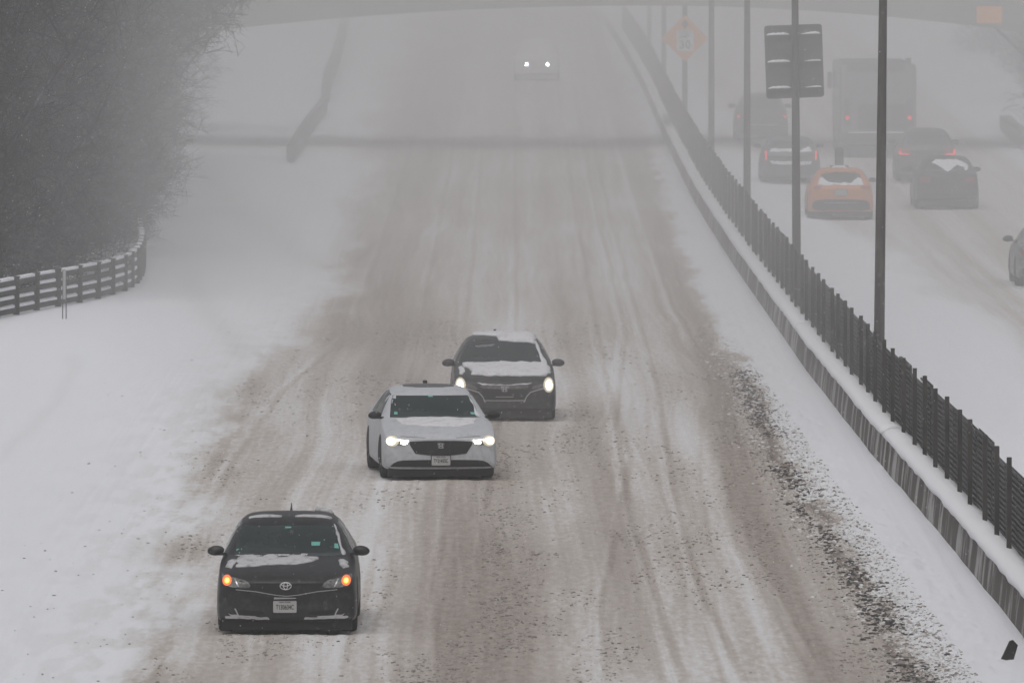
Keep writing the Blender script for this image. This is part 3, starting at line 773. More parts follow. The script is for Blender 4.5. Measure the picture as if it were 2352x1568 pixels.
def inside(p, poly):
    x, y = p; c = False; n = len(poly)
    for i in range(n):
        x0, y0 = poly[i]; x1, y1 = poly[(i + 1) % n]
        if (y0 > y) != (y1 > y) and x < (x1 - x0) * (y - y0) / (y1 - y0) + x0: c = not c
    return c
def chaikin(p, it):
    for _ in range(it):
        q = []
        for i in range(len(p)):
            a, b = p[i], p[(i + 1) % len(p)]
            q += [(a[0] * .75 + b[0] * .25, a[1] * .75 + b[1] * .25), (a[0] * .25 + b[0] * .75, a[1] * .25 + b[1] * .75)]
        p = q
    return p
def ragged(p, amp, seg, seed):
    r = random.Random(seed); q = []
    for i in range(len(p)):
        a, b = p[i], p[(i + 1) % len(p)]; L = math.hypot(b[0] - a[0], b[1] - a[1]); n = max(1, int(L / seg))
        for k in range(n):
            t = k / n; q.append((a[0] + (b[0] - a[0]) * t + r.uniform(-amp, amp), a[1] + (b[1] - a[1]) * t + r.uniform(-amp, amp)))
    return q
DIRS = {'front': ((0, 1, 0), lambda u, v: (u, -3, v)), 'rear': ((0, -1, 0), lambda u, v: (u, 20, v)), 'top': ((0, 0, -1), lambda u, v: (u, v, 6)),
        'right': ((-1, 0, 0), lambda u, v: (4, u, v)), 'left': ((1, 0, 0), lambda u, v: (-4, u, v))}
def patch(name, poly, view, bvh, mt, parent, off=.006, cell=.05, smooth=1, dome=0.0, lump=0.0, sub=None):
    """a thin solid plate that lies on the body surface, outline given in one view"""
    d, org = DIRS[view]; d = Vector(d)
    if smooth: poly = chaikin(poly, smooth)
    pts = []
    for i in range(len(poly)):
        a, b = poly[i], poly[(i + 1) % len(poly)]; L = math.hypot(b[0] - a[0], b[1] - a[1])
        n = max(1, int(math.ceil(L / cell))); pts += [(a[0] + (b[0] - a[0]) * k / n, a[1] + (b[1] - a[1]) * k / n) for k in range(n)]
    nb = len(pts); allp = [Vector(p) for p in pts]
    xs = [p[0] for p in pts]; ys = [p[1] for p in pts]
    u = min(xs) + cell * .5
    while u < max(xs):
        v = min(ys) + cell * .5
        while v < max(ys):
            if inside((u, v), pts) and min((u - a) ** 2 + (v - b) ** 2 for a, b in pts) > (cell * .35) ** 2: allp.append(Vector((u, v)))
            v += cell
        u += cell
    vo, eo, fo, ovx, _, _ = delaunay_2d_cdt(allp, [], [list(range(nb))], 1, 1e-5)
    hit = []; last = None
    for p in vo:
        loc, nor, idx, dist = bvh.ray_cast(Vector(org(p.x, p.y)), d)
        if loc is None:
            loc, nor, idx, dist = bvh.find_nearest(Vector(org(p.x, p.y)) + d * (abs(Vector(org(0, 0)).dot(d)) + .3))
        hit.append(loc)
    n = len(vo)
    bound = {i for i in range(n) if any((Vector(q) - vo[i]).length < 1e-4 for q in pts)} if (dome or lump) else set()
    V = []; rr = random.Random(n)
    for i, h in enumerate(hit):
        o2 = off
        if (dome or lump) and i not in bound: o2 = off + dome + lump * (rr.random() - .3)
        V.append(h - d * o2)
    V += [h + d * .004 for h in hit]
    Fc = []; cnt = {}
    for f in fo:
        f = list(f)
        Fc.append(tuple(f)); Fc.append(tuple(i + n for i in f[::-1]))
        for a, b in zip(f, f[1:] + f[:1]): cnt[(a, b)] = 1
    for (a, b) in list(cnt):
        if (b, a) not in cnt: Fc.append((a, a + n, b + n, b))
    o = raw(name, V, Fc, mt, parent, bool(dome))
    o.data.validate()
    bm = bmesh.new(); bm.from_mesh(o.data); bmesh.ops.recalc_face_normals(bm, faces=bm.faces); bm.to_mesh(o.data); bm.free()
    return o
mir = lambda p: [(-x, z) for x, z in p][::-1]

def blob(name, c, s, mt, parent, seed=0, power=1.0, rot=(0, 0, 0)):
    bm = bmesh.new(); bmesh.ops.create_uvsphere(bm, u_segments=20, v_segments=12, radius=1)
    M = Matrix.Translation(c) @ Matrix.Rotation(rot[2], 4, 'Z') @ Matrix.Rotation(rot[1], 4, 'Y') @ Matrix.Diagonal((*s, 1))
    bmesh.ops.transform(bm, matrix=M, verts=bm.verts)
    return obj(name, bm, mt, parent, True)

def wheel_meshes():
    prof = [(-.105, .19), (-.11, .26), (-.10, .31), (-.07, .328), (.07, .328), (.10, .31), (.11, .26), (.105, .19)]
    def lathe(prof, n=28, closed=False):
        V = []; Fc = []; P = len(prof)
        for k in range(n):
            a = 2 * math.pi * k / n
            for x, r in prof: V.append((x, r * math.cos(a), r * math.sin(a)))
        for k in range(n):
            for j in range(P if closed else P - 1):
                b = (k + 1) % n; Fc.append((k * P + j, k * P + (j + 1) % P, b * P + (j + 1) % P, b * P + j))
        return V, Fc
    me = bpy.data.meshes.new('tyre'); V, Fc = lathe(prof, closed=True); me.from_pydata(V, [], Fc); me.materials.append(M_TYRE)
    bm = bmesh.new()
    V, Fc = lathe([(-.07, .195), (.095, .195), (.085, .17), (.03, .15), (.03, .02)])
    vs = [bm.verts.new(v) for v in V]; [bm.faces.new([vs[i] for i in f]) for f in Fc]
    for k in range(5):
        a = 2 * math.pi * k / 5; c = (.06, .1 * math.cos(a), .1 * math.sin(a))
        r = bmesh.ops.create_cube(bm, size=1)
        bmesh.ops.transform(bm, matrix=Matrix.Translation(c) @ Matrix.Rotation(a, 4, 'X') @ Matrix.Diagonal((.035, .17, .05, 1)), verts=r['verts'])
    rim = bpy.data.meshes.new('rim'); bm.to_mesh(rim); bm.free(); rim.materials.append(M_RIM)
    return me, rim
TYRE, RIM = wheel_meshes()
def add_wheels(t, yf, yr, xw, rs=1.0):
    for y in (yf, yr):
        for s in (-1, 1):
            wobj = bpy.data.objects.new('wheel', TYRE); C.objects.link(wobj); wobj.parent = t
            wobj.location = (s * xw, y, .328 * rs); wobj.scale = (s * rs, rs, rs)
            r_ = bpy.data.objects.new('rim', RIM); C.objects.link(r_); r_.parent = wobj

def circle(cx, cz, rx, rz, n=14): return [(cx + rx * math.cos(2 * math.pi * k / n), cz + rz * math.sin(2 * math.pi * k / n)) for k in range(n)]

def car_base(label, cat, X, Y, rz, st, pm, group, sx=1.0, sz=1.0, facing=True, name='car', glass_top=None, zoff=0.0, under=None):
    L = st[-1][0]
    z = float(zg(Y + L / 2)) + zoff
    if facing: t = thing(name, label, cat, (X, Y, z), rz, group)
    else: t = thing(name, label, cat, (X + L * math.sin(rz), Y + L, z), math.pi + rz, group)
    me = body_mesh(st, sx, sz)
    bm = bmesh.new(); bm.from_mesh(me); bvh = BVHTree.FromBMesh(bm); bm.free()
    body = obj('body', me, pm, t, True)
    # side windows
    zs, zt = (st[8][5] * sz, st[9][7] * sz)
    for sd_ in ('left', 'right'):
        f0 = st[6][0] + .12; 
        yb = st[-5][0] - .05; yt = st[-6][0] - .1
        w1 = [(f0 + .15, zs + .035), (st[8][0] + .1, zt - .075), (2.78, zt - .03), (2.78, zs + .04)]
        w2 = [(2.86, zs + .04), (2.86, zt - .03), (yt - .25, zt - .06), (yb - .45, zs + .06)]
        for q in (w1, w2): patch('side_window', q, sd_, bvh, M_GLASS, t, off=.008, cell=.12, smooth=0)
        for yw in (st[0][0] + .92, L - 1.05):
            patch('wheel_arch', [(yw + .385 * math.cos(a), .33 + .385 * math.sin(a)) for a in [math.pi * (-.12 + 1.24 * k / 14) for k in range(15)]], sd_, bvh, M_UNDER, t, off=.004, cell=.12, smooth=0)
    add_wheels(t, .92, L - 1.05, (st[5][1] * sx) - .115)
    b = bmesh.new(); bbox(b, (0, L / 2, .24), (1.5 * sx, L - .7, .2)); bbox(b, (0, .26, .14), (1.70 * sx, .38, .15)); bbox(b, (0, L - .3, .17), (1.62 * sx, .3, .16)); obj('underbody', b, under or M_UNDER, t)
    return t, body, bvh, L

def add_mirrors(t, y, x, z, mt, s=1.0):
    for k in (-1, 1):
        m = blob('mirror', (k * (x + .075), y, z), (.112 * s, .07, .066 * s), mt, t, rot=(0, k * .10, 0))
        b = bmesh.new(); bbox(b, (k * (x - .005), y + .02, z - .045), (.13, .06, .035)); obj('mirror_arm', b, mt, m)

def licence(t, bvh, xc, zc, text, head=None, wd=.305, ht=.155, view='front'):
    d, org = DIRS[view]; loc, *_ = bvh.ray_cast(Vector(org(xc, zc)), Vector(d))
    y = min(loc.y, *(bvh.ray_cast(Vector(org(xc + a, zc + c)), Vector(d))[0].y for a in (-.1, .1) for c in (-.05, .05))) - .012 if view == 'front' else loc.y + .02
    p = plate('licence_plate', rounded(wd, ht, .015), 0, .008, M_PLATE, t); p.location = (xc, y - .008, zc)
    fr = bmesh.new()
    for (a, b_, c, e) in ((0, ht / 2 + .006, wd + .024, .012), (0, -ht / 2 - .006, wd + .024, .012), (wd / 2 + .006, 0, .012, ht), (-wd / 2 - .006, 0, .012, ht)): bbox(fr, (a, .002, b_), (c, .014, e))
    obj('frame', fr, M_TRIM, p)
    if text: text_mesh('lettering', text, .088, M_BLACK, p, (0, -.003, -.008), sx=.62)
    if head: text_mesh('lettering', head, .022, M_BLACK, p, (0, -.003, .058), sx=1.3)
    return p

CARS_IN = 'cars coming towards the camera on the left carriageway'
CARS_OUT = 'vehicles driving away on the right carriageway'

# --- black sedan, nearest
P_BLACK = paint('black_paint', (.009, .009, .010), (.045, .045, .047), .60, .4, (.08, .08, .083), .35)
X0 = (657 - 1176) * 147.7 / F
t, body, bvh, L = car_base('nearest car, black sedan with amber lamps lit and a snow patch on its bonnet', 'car', X0, 147.7, 0, SEDAN, P_BLACK, CARS_IN)
patch('windscreen', [(-.72, .965), (.72, .965), (.66, 1.2), (.60, 1.315), (-.60, 1.315), (-.66, 1.2)], 'front', bvh, M_GLASS, t, off=.007, cell=.06, smooth=0)
patch('bonnet_edge', [(-.62, .70), (-.3, .665), (0, .655), (.3, .665), (.62, .70), (.62, .715), (.3, .68), (0, .67), (-.3, .68), (-.62, .715)], 'front', bvh, M_TRIM, t, off=.006, cell=.05, smooth=0)
patch('grille', [(-.50, .665), (0, .635), (.50, .665), (.46, .60), (.2, .535), (0, .52), (-.2, .535), (-.46, .60)], 'front', bvh, M_TRIM, t, off=.008, cell=.05)
for sg in (1, -1):
    f = (lambda p: p) if sg > 0 else mir
    hl = patch('headlight', f([(.86, .79), (.80, .775), (.62, .735), (.50, .705), (.455, .62), (.60, .615), (.74, .63), (.83, .68)]), 'front', bvh, M_LENS, t, off=.012, cell=.04)
    patch('turn_lamp', f(circle(.775, .712, .040, .040)), 'front', bvh, M_AMBER, hl, off=.022, cell=.03, smooth=0)
    patch('lamp_halo', f(circle(.775, .712, .062, .066)), 'front', bvh, M_GLOWA, hl, off=.017, cell=.03, smooth=0)  # painted amber halo around the turn lamp
    patch('lit_bulb', f(circle(.775, .714, .02, .022, 10)), 'front', bvh, M_AMBERH, hl, off=.030, cell=.03, smooth=0)
    patch('lamp_divider', f([(.665, .735), (.683, .735), (.632, .635), (.617, .635)]), 'front', bvh, M_CHROME, hl, off=.017, cell=.04, smooth=0)
    patch('trim_strip', f([(.66, .60), (.4, .575), (.15, .53), (0, .515), (0, .508), (.15, .522), (.4, .566), (.66, .592)]), 'front', bvh, M_CHROME, t, off=.010, cell=.06, smooth=0)
    patch('fog_recess', f([(.64, .335), (.60, .275), (.30, .265), (.28, .31), (.5, .33)]), 'front', bvh, M_UNDER, t, off=.007, cell=.05)
    patch('fog_trim', f([(.66, .35), (.62, .262), (.40, .25), (.40, .24), (.72, .25), (.76, .29), (.72, .27), (.64, .272), (.68, .35)]), 'front', bvh, M_CHROME, t, off=.011, cell=.05, smooth=0)
    patch('lip_snow', ragged(f([(.80, .225), (.6, .215), (.22, .205), (.24, .235), (.5, .242), (.80, .26)]), .008, .05, 5 + sg), 'front', bvh, M_THIN, t, off=.010, cell=.05)
    # snow on the bonnet
    patch('snow_patch', ragged(f([(.80, .62), (.72, .50), (.67, .75), (.66, .95), (.72, 1.02), (.78, .9)]), .015, .06, 9 + sg), 'top', bvh, M_THIN, t, off=.012, cell=.05, dome=.006, lump=.006)
patch('snow_patch', ragged([(-.66, .55), (-.50, .52), (-.2, .60), (.12, .62), (.32, .78), (.42, 1.0), (.38, 1.10), (.2, 1.06), (.16, 1.18), (.02, 1.16), (.0, 1.03), (-.12, 1.03), (-.16, 1.2), (-.28, 1.18), (-.34, 1.08), (-.42, 1.1), (-.45, 1.24), (-.62, 1.22), (-.66, 1.0)], .02, .05, 4), 'top', bvh, M_THIN, t, off=.010, cell=.045, dome=.008, lump=.008)
patch('snow_patch', ragged([(-.55, 2.34), (-.1, 2.32), (-.12, 2.42), (-.3, 2.5), (-.54, 2.46)], .015, .05, 5), 'top', bvh, M_THIN, t, off=.01, cell=.05, dome=.004)
patch('snow_patch', ragged([(.05, 2.34), (.54, 2.32), (.55, 2.45), (.4, 2.5), (.1, 2.44)], .015, .05, 6), 'top', bvh, M_THIN, t, off=.01, cell=.05, dome=.004)
patch('snow_patch', ragged([(.33, 3.0), (.55, 2.9), (.56, 3.35), (.34, 3.4)], .02, .05, 6), 'top', bvh, M_THIN, t, off=.02, cell=.05, dome=.02, lump=.02)
patch('snow_ridge', ragged([(.585, 1.33), (.625, 1.30), (.70, 1.08), (.745, 1.01), (.76, .975), (.70, .965), (.69, 1.03), (.64, 1.15)], .010, .035, 8), 'front', bvh, M_THIN, t, off=.018, cell=.03, dome=.006, lump=.01)
patch('snow_ridge', ragged([(-.70, .965), (.28, .968), (.25, .985), (.12, .985), (-.2, .985), (-.6, .98)], .006, .05, 2), 'front', bvh, M_THIN, t, off=.014, cell=.03, smooth=0)
for q in ([(.30, 1.08), (.41, 1.08), (.415, 1.125), (.295, 1.125)], [(.60, 1.05), (.66, 1.045), (.645, 1.10), (.60, 1.105)], [(-.69, 1.01), (-.62, 1.01), (-.61, 1.045), (-.68, 1.04)], [(-.055, 1.285), (.025, 1.285), (.025, 1.303), (-.055, 1.303)]):
    patch('sticker', q, 'front', bvh, M_STICK, t, off=.010, cell=.05, smooth=0)
patch('wiper', [(-.5, .975), (.15, .99), (.15, 1.0), (-.5, .985)], 'front', bvh, M_UNDER, t, off=.018, cell=.1, smooth=0)
patch('bumper_base', [(-.80, .205), (.80, .205), (.78, .19), (.6, .185), (-.6, .185), (-.78, .19)], 'front', bvh, M_UNDER, t, off=.006, cell=.06, smooth=0)
# emblem of three ellipses
def ellipse_ring(bm, cx, cz, rx, rz, y, r=.0055, n=28):
    tube(bm, [(cx + rx * math.cos(2 * math.pi * k / n), y, cz + rz * math.sin(2 * math.pi * k / n)) for k in range(n + 1)], r, 6, False)
b = bmesh.new(); yE = bvh.ray_cast(Vector((0, -3, .645)), Vector((0, 1, 0)))[0].y - .016
ellipse_ring(b, -.01, .645, .072, .047, yE); ellipse_ring(b, -.01, .645, .026, .044, yE); ellipse_ring(b, -.01, .665, .056, .021, yE)
obj('emblem', b, mat('emblem_silver', (.65, .65, .68), .35), t, True)
licence(t, bvh, -.02, .375, 'T130634C', 'NEW YORK')
patch('chrome_bar', [(-.16, .495), (.12, .49), (.13, .48), (-.165, .472)], 'front', bvh, M_CHROME, t, off=.012, cell=.05, smooth=0)
add_mirrors(t, 1.42, .88, 1.02, P_BLACK)
b = bmesh.new(); tube(b, [(0, 3.3, 1.42), (0, 3.36, 1.47), (0, 3.46, 1.53)], [.022, .012, .006], 6); obj('antenna', b, M_TRIM, t)

# --- white sedan, yawed
P_WHITE = paint('white_paint', (.47, .485, .52), (.34, .345, .36), .62, .5)
st = [(s[0] * 1.02, s[1] * 1.02, s[2], s[3], s[4] * 1.02, s[5], s[6] * 1.03, s[7] * .985, s[8] * .985) for s in SEDAN]
X1 = (1009.5 + 3 - 1176) * 185.0 / F
t, body, bvh, L = car_base('white sedan in the middle with a black grille and both white headlights lit', 'car', X1, 185.0, R(4.7), st, P_WHITE, CARS_IN)
patch('windscreen', [(-.735, .965), (.735, .965), (.68, 1.19), (.63, 1.29), (-.63, 1.29), (-.68, 1.19)], 'front', bvh, M_GLASS, t, off=.007, cell=.06, smooth=0)
patch('sunroof', [(-.42, 2.5), (.42, 2.5), (.42, 3.1), (-.42, 3.1)], 'top', bvh, mat('sunroof_glass', (.08, .08, .085), .4), t, off=.008, cell=.1)
patch('grille', [(-.50, .645), (.50, .645), (.52, .60), (.47, .52), (.40, .41), (-.40, .41), (-.47, .52), (-.52, .60)], 'front', bvh, M_TRIM, t, off=.008, cell=.05)
patch('lower_intake', [(-.74, .31), (-.58, .335), (.58, .335), (.74, .31), (.86, .20), (.87, .15), (-.87, .15), (-.86, .20)], 'front', bvh, M_UNDER, t, off=.008, cell=.05)
for sg in (1, -1):
    f = (lambda p: p) if sg > 0 else mir
    hl = patch('headlight', f([(.52, .655), (.7, .672), (.86, .70), (.865, .62), (.80, .575), (.54, .575)]), 'front', bvh, M_LENS, t, off=.010, cell=.04)
    o1, o2 = ((.83, .655), (.62, .61))
    big = .056 if sg < 0 else .045
    patch('lit_lamp', f(circle(o1[0] - .01, o1[1] - .015, big * 1.1, big)), 'front', bvh, M_HEADHOT, hl, off=.018, cell=.03, smooth=0)
    patch('lamp_halo', f(circle(.805, .64, .078, .066)), 'front', bvh, M_GLOW, hl, off=.015, cell=.04, smooth=0); patch('lamp_halo', f(circle(.79, .64, .108, .088)), 'front', bvh, M_GLOW2, hl, off=.012, cell=.04, smooth=0)  # two emitting discs stand in for the headlamp's halo
    patch('lit_lamp', f([(.655, .64), (.655, .588), (.555, .588), (.53, .64)]), 'front', bvh, M_HEAD, hl, off=.018, cell=.03)
    patch('light_strip', f([(.53, .652), (.86, .685), (.86, .672), (.53, .640)]), 'front', bvh, M_HEAD, hl, off=.022, cell=.04, smooth=0)
    patch('bonnet_line', f([(.25, .695), (.65, .72), (.65, .713), (.25, .69)]), 'front', bvh, M_TRIM, t, off=.003, cell=.06, smooth=0)
def h_emblem(t, bvh, zc, s=1.0):
    b = bmesh.new(); y = bvh.ray_cast(Vector((0, -3, zc)), Vector((0, 1, 0)))[0].y - .018
    tube(b, [(-.05 * s, y, zc + .035 * s), (.05 * s, y, zc + .035 * s), (.038 * s, y, zc - .035 * s), (-.038 * s, y, zc - .035 * s), (-.05 * s, y, zc + .035 * s)], .005, 6, False)
    tube(b, [(-.026 * s, y, zc + .03 * s), (-.02 * s, y, zc - .03 * s)], .007, 6); tube(b, [(.026 * s, y, zc + .03 * s), (.02 * s, y, zc - .03 * s)], .007, 6); tube(b, [(-.02 * s, y, zc), (.02 * s, y, zc)], .006, 6)
    obj('emblem', b, M_CHROME, t)
h_emblem(t, bvh, .565)
licence(t, bvh, .0, .325, 'T121455C', 'NEW YORK')
for q in ([(-.66, 1.01), (-.60, 1.01), (-.60, 1.05), (-.65, 1.05)], [(.60, 1.01), (.69, 1.0), (.675, 1.035), (.60, 1.04)], [(-.06, 1.27), (.02, 1.27), (.02, 1.288), (-.06, 1.288)]): patch('sticker', q, 'front', bvh, M_STICK, t, off=.010, cell=.05, smooth=0)
patch('snow_ridge', ragged([(.60, 1.3), (.64, 1.27), (.70, 1.1), (.75, 1.0), (.755, .97), (.69, .965), (.67, 1.06), (.68, 1.12)], .012, .035, 8), 'front', bvh, M_CARSNOW, t, off=.016, cell=.03, dome=.005, lump=.01)
add_mirrors(t, 1.45, .90, 1.0, M_TRIM)
patch('snow_patch', ragged([(-.58, .75), (-.2, .55), (.3, .5), (.6, .75), (.66, 1.2), (.3, 1.28), (-.3, 1.28), (-.66, 1.2)], .03, .07, 4), 'top', bvh, M_CARSNOW, t, off=.008, cell=.06, dome=.004)
b = bmesh.new(); tube(b, [(0, 3.4, 1.4), (0, 3.5, 1.45)], [.02, .02], 6); bbox(b, (0, 3.5, 1.45), (.07, .12, .05), 0, .015); obj('antenna', b, M_TRIM, t)

# --- dark sedan behind
P_GREY = paint('dark_grey_paint', (.014, .014, .015), (.06, .06, .062), .60, .4, (.08, .08, .08), .4)
X2 = (1159 - 1176) * 204.6 / F
t, body, bvh, L = car_base('dark grey sedan with a snow-covered bonnet and two glowing headlights', 'car', X2, 204.6, R(1.0), st, P_GREY, CARS_IN, zoff=.0, sz=1.02)
patch('windscreen', [(-.735, .975), (.735, .975), (.68, 1.2), (.62, 1.335), (-.62, 1.335), (-.68, 1.2)], 'front', bvh, M_GLASS, t, off=.007, cell=.06, smooth=0)
patch('grille', [(-.42, .60), (.42, .60), (.40, .50), (.36, .38), (-.36, .38), (-.40, .50)], 'front', bvh, M_UNDER, t, off=.008, cell=.05)
patch('grille_bar', [(-.46, .655), (.46, .655), (.40, .60), (.2, .585), (-.2, .585), (-.40, .60)], 'front', bvh, M_LENS, t, off=.013, cell=.05)
patch('trim_strip', [(-.38, .385), (.38, .385), (.38, .372), (-.38, .372)], 'front', bvh, M_CHROME, t, off=.014, cell=.06, smooth=0)
patch('trim_strip', [(-.16, .45), (.16, .45), (.16, .441), (-.16, .441)], 'front', bvh, M_CHROME, t, off=.014, cell=.06, smooth=0)
patch('lower_intake', [(-.60, .25), (.60, .25), (.66, .19), (-.66, .19)], 'front', bvh, M_UNDER, t, off=.008, cell=.05)
patch('nose_snow', ragged([(-.50, .705), (-.3, .68), (0, .665), (.3, .68), (.50, .705), (.40, .665), (0, .645), (-.40, .665)], .008, .05, 3), 'front', bvh, M_CARSNOW, t, off=.012, cell=.05)
for sg in (1, -1):
    f = (lambda p: p) if sg > 0 else mir
    hl = patch('headlight', f([(.50, .64), (.7, .68), (.87, .72), (.87, .62), (.76, .57), (.48, .56)]), 'front', bvh, M_LENS, t, off=.010, cell=.04)
    patch('lit_lamp', f(circle(.80, .655, .05, .078)), 'front', bvh, M_HEADHOT, hl, off=.020, cell=.03, smooth=0)
    patch('lamp_halo', f(circle(.80, .655, .072, .105)), 'front', bvh, M_GLOW, hl, off=.016, cell=.04, smooth=0); patch('lamp_halo', f(circle(.795, .655, .098, .135)), 'front', bvh, M_GLOW2, hl, off=.013, cell=.04, smooth=0)  # inner and outer painted halo of the lit headlamp
    patch('chrome_blade', f([(.73, .615), (.46, .535), (.38, .44), (.34, .34), (.355, .34), (.395, .435), (.47, .52), (.73, .597)]), 'front', bvh, M_CHROME, t, off=.014, cell=.05, smooth=0)
h_emblem(t, bvh, .585, 1.2)
patch('snow_patch', ragged([(-.60, .38), (-.3, .25), (.3, .25), (.74, .30), (.83, .55), (.84, 1.15), (.74, 1.36), (.5, 1.31), (.36, 1.36), (.2, 1.30), (0, 1.38), (-.1, 1.31), (-.5, 1.30), (-.74, 1.38), (-.72, 1.1), (-.58, .6)], .02, .06, 4), 'top', bvh, M_CARSNOW, t, off=.02, cell=.055, dome=.02, lump=.012)
patch('snow_patch', ragged([(-.80, .5), (-.74, .45), (-.70, .8), (-.76, 1.2), (-.82, 1.1)], .015, .06, 4), 'top', bvh, M_CARSNOW, t, off=.012, cell=.05, dome=.006)
patch('snow_patch', ragged([(-.08, 2.2), (.2, 2.12), (.57, 2.1), (.62, 2.5), (.60, 3.4), (-.5, 3.4), (-.56, 2.75), (-.3, 2.6), (-.1, 2.45)], .02, .06, 7), 'top', bvh, M_CARSNOW, t, off=.025, cell=.07, dome=.02, lump=.01)
patch('snow_ridge', ragged([(.565, 1.36), (.62, 1.36), (.73, 1.1), (.80, 1.02), (.80, .96), (.68, .955), (.68, 1.04), (.64, 1.18)], .010, .035, 8), 'front', bvh, M_CARSNOW, t, off=.02, cell=.035, dome=.01, lump=.012)
patch('snow_ridge', ragged([(-.72, .975), (-.5, .975), (0, .972), (.72, .975), (.6, .99), (.4, 1.0), (.2, .985), (0, 1.01), (-.2, .985), (-.6, .995)], .006, .05, 2), 'front', bvh, M_CARSNOW, t, off=.016, cell=.04, smooth=0)
patch('glass_frost', ragged([(-.50, 1.29), (-.12, 1.31), (-.18, 1.285), (-.36, 1.26), (-.5, 1.27)], .008, .04, 12), 'front', bvh, mat('thin_frost', (.14, .14, .15), .7), t, off=.010, cell=.05)
add_mirrors(t, 1.45, .92, 1.0, P_GREY, 1.05)
b = bmesh.new(); bbox(b, (-.12, 3.4, 1.49), (.05, .14, .07), 0, .015); obj('antenna', b, M_TRIM, t)

# --- farthest oncoming car: two cool headlights, all else coloured like haze so it fades
xf, yf = at(1233.5, 150, .65)
t, body, bvh, L = car_base('farthest oncoming car, only two white headlights shining through the fog', 'car', xf, yf, 0, SUV, mat('haze_toned_paint', (.68, .68, .69), .8), CARS_IN, under=mat('haze_toned_underbody', (.5, .5, .5), .8))
patch('windscreen', [(-.72, 1.1), (.72, 1.1), (.6, 1.5), (-.6, 1.5)], 'front', bvh, mat('haze_toned_glass', (.66, .66, .67), .7), t, off=.007, cell=.1, smooth=0)
patch('grille', [(-.30, .72), (.30, .72), (.26, .45), (-.26, .45)], 'front', bvh, mat('haze_toned_grille', (.62, .62, .62), .8), t, off=.008, cell=.1)
for s_ in (-1, 1): patch('headlight', circle(s_ * .425, .66, .075, .075), 'front', bvh, M_HEADW, t, off=.015, cell=.05, smooth=0)
add_mirrors(t, 1.42, .88, 1.1, mat('haze_toned_mirror', (.55, .55, .55), .8))

# --- vehicles driving away. x, y are measured at the rear bumper foot
def away(label, cat, px, py, st, pm, rz=0, sx=1.0, sz=1.0, name='car'):
    x, y = at(px, py)
    return car_base(label, cat, x, y, rz, st, pm, CARS_OUT, sx, sz, False, name)
def rear_glass(t, bvh, st, sz=1.0, mt=M_GLASS, hw=.60, lo=None, hi=None):
    return patch('rear_window', [(-hw, lo), (hw, lo), (hw - .10, hi), (-hw + .10, hi)], 'rear', bvh, mt, t, off=.008, cell=.08, smooth=0)
P_TAXI = paint('orange_paint', (.62, .235, .07), (.42, .21, .11), .68, .5)
t, body, bvh, L = away('orange taxi with a dark roof box and snow around its rear window', 'taxi', 1932, 506, HATCH, P_TAXI, 0, 1.0, .97, 'taxi')
rear_glass(t, bvh, HATCH, hw=.62, lo=1.0, hi=1.34)
patch('rear_snow', ragged([(-.64, .985), (.64, .985), (.58, 1.17), (.50, 1.2), (.38, 1.09), (.3, 1.05), (-.3, 1.05), (-.36, 1.12), (-.52, 1.2), (-.58, 1.15)], .015, .05, 3), 'rear', bvh, M_SNOW, t, off=.02, cell=.05, smooth=1)
patch('rear_bumper', [(-.82, .50), (-.6, .58), (.6, .58), (.82, .50), (.80, .24), (-.80, .24)], 'rear', bvh, M_TRIM, t, off=.01, cell=.1)
patch('bumper_snow', [(-.5, .50), (.5, .50), (.5, .475), (-.5, .475)], 'rear', bvh, mat('dirty_snow', (.3, .3, .3), .8), t, off=.02, cell=.1)
for s_ in (-1, 1): patch('tail_light', [(s_ * .84, .98), (s_ * .55, .96), (s_ * .57, .88), (s_ * .84, .86)], 'rear', bvh, M_REDDIM, t, off=.008, cell=.08, smooth=0)
licence(t, bvh, 0, .78, None, view='rear', wd=.34, ht=.17)
add_mirrors(t, 1.42, .90, 1.05, M_TRIM)
b = bmesh.new(); bbox(b, (0, 2.6, 1.72), (.22, 1.1, .50), 0, .02); bbox(b, (0, 2.6, 1.46), (.5, .9, .05)); obj('roof_box', b, M_TRIM, t)
patch('snow_patch', ragged([(-.22, 3.3), (.22, 3.3), (.14, 3.1), (-.1, 3.1)], .02, .06, 2), 'top', bvh, M_SNOW, t, off=.03, cell=.05, dome=.03)

P_SILV = paint('grey_paint', (.06, .06, .063), (.2, .2, .2), .6)
P_MID = paint('mid_grey_paint', (.10, .10, .105), (.3, .3, .3), .55)
t, body, bvh, L = away('grey hatchback with thin upright red tail lamps and snow on its tail', 'car', 1817, 424, HATCH, P_SILV, 0, 1.0, .98)
rear_glass(t, bvh, HATCH, hw=.6, lo=1.02, hi=1.36)
patch('rear_snow', ragged([(-.66, 1.0), (.66, 1.0), (.6, 1.12), (.3, 1.09), (.1, 1.1), (-.3, 1.06), (-.56, 1.17)], .015, .05, 5), 'rear', bvh, M_SNOW, t, off=.015, cell=.05)
patch('bumper_snow', ragged([(-.66, .70), (.66, .72), (.6, .62), (-.6, .60)], .015, .08, 5), 'rear', bvh, M_SNOW, t, off=.02, cell=.07)
for s_ in (-1, 1): patch('tail_light', [(s_ * .80, 1.02), (s_ * .745, 1.02), (s_ * .745, .74), (s_ * .78, .74)], 'rear', bvh, M_RED, t, off=.015, cell=.08, smooth=0)
add_mirrors(t, 1.42, .90, 1.12, M_TRIM)
t, body, bvh, L = away('tall grey car farthest back in the left lane with red tail lamps', 'car', 1750, 325, SUV, P_SILV, 0, 1.0, .98)
rear_glass(t, bvh, SUV, hw=.62, lo=1.1, hi=1.48)
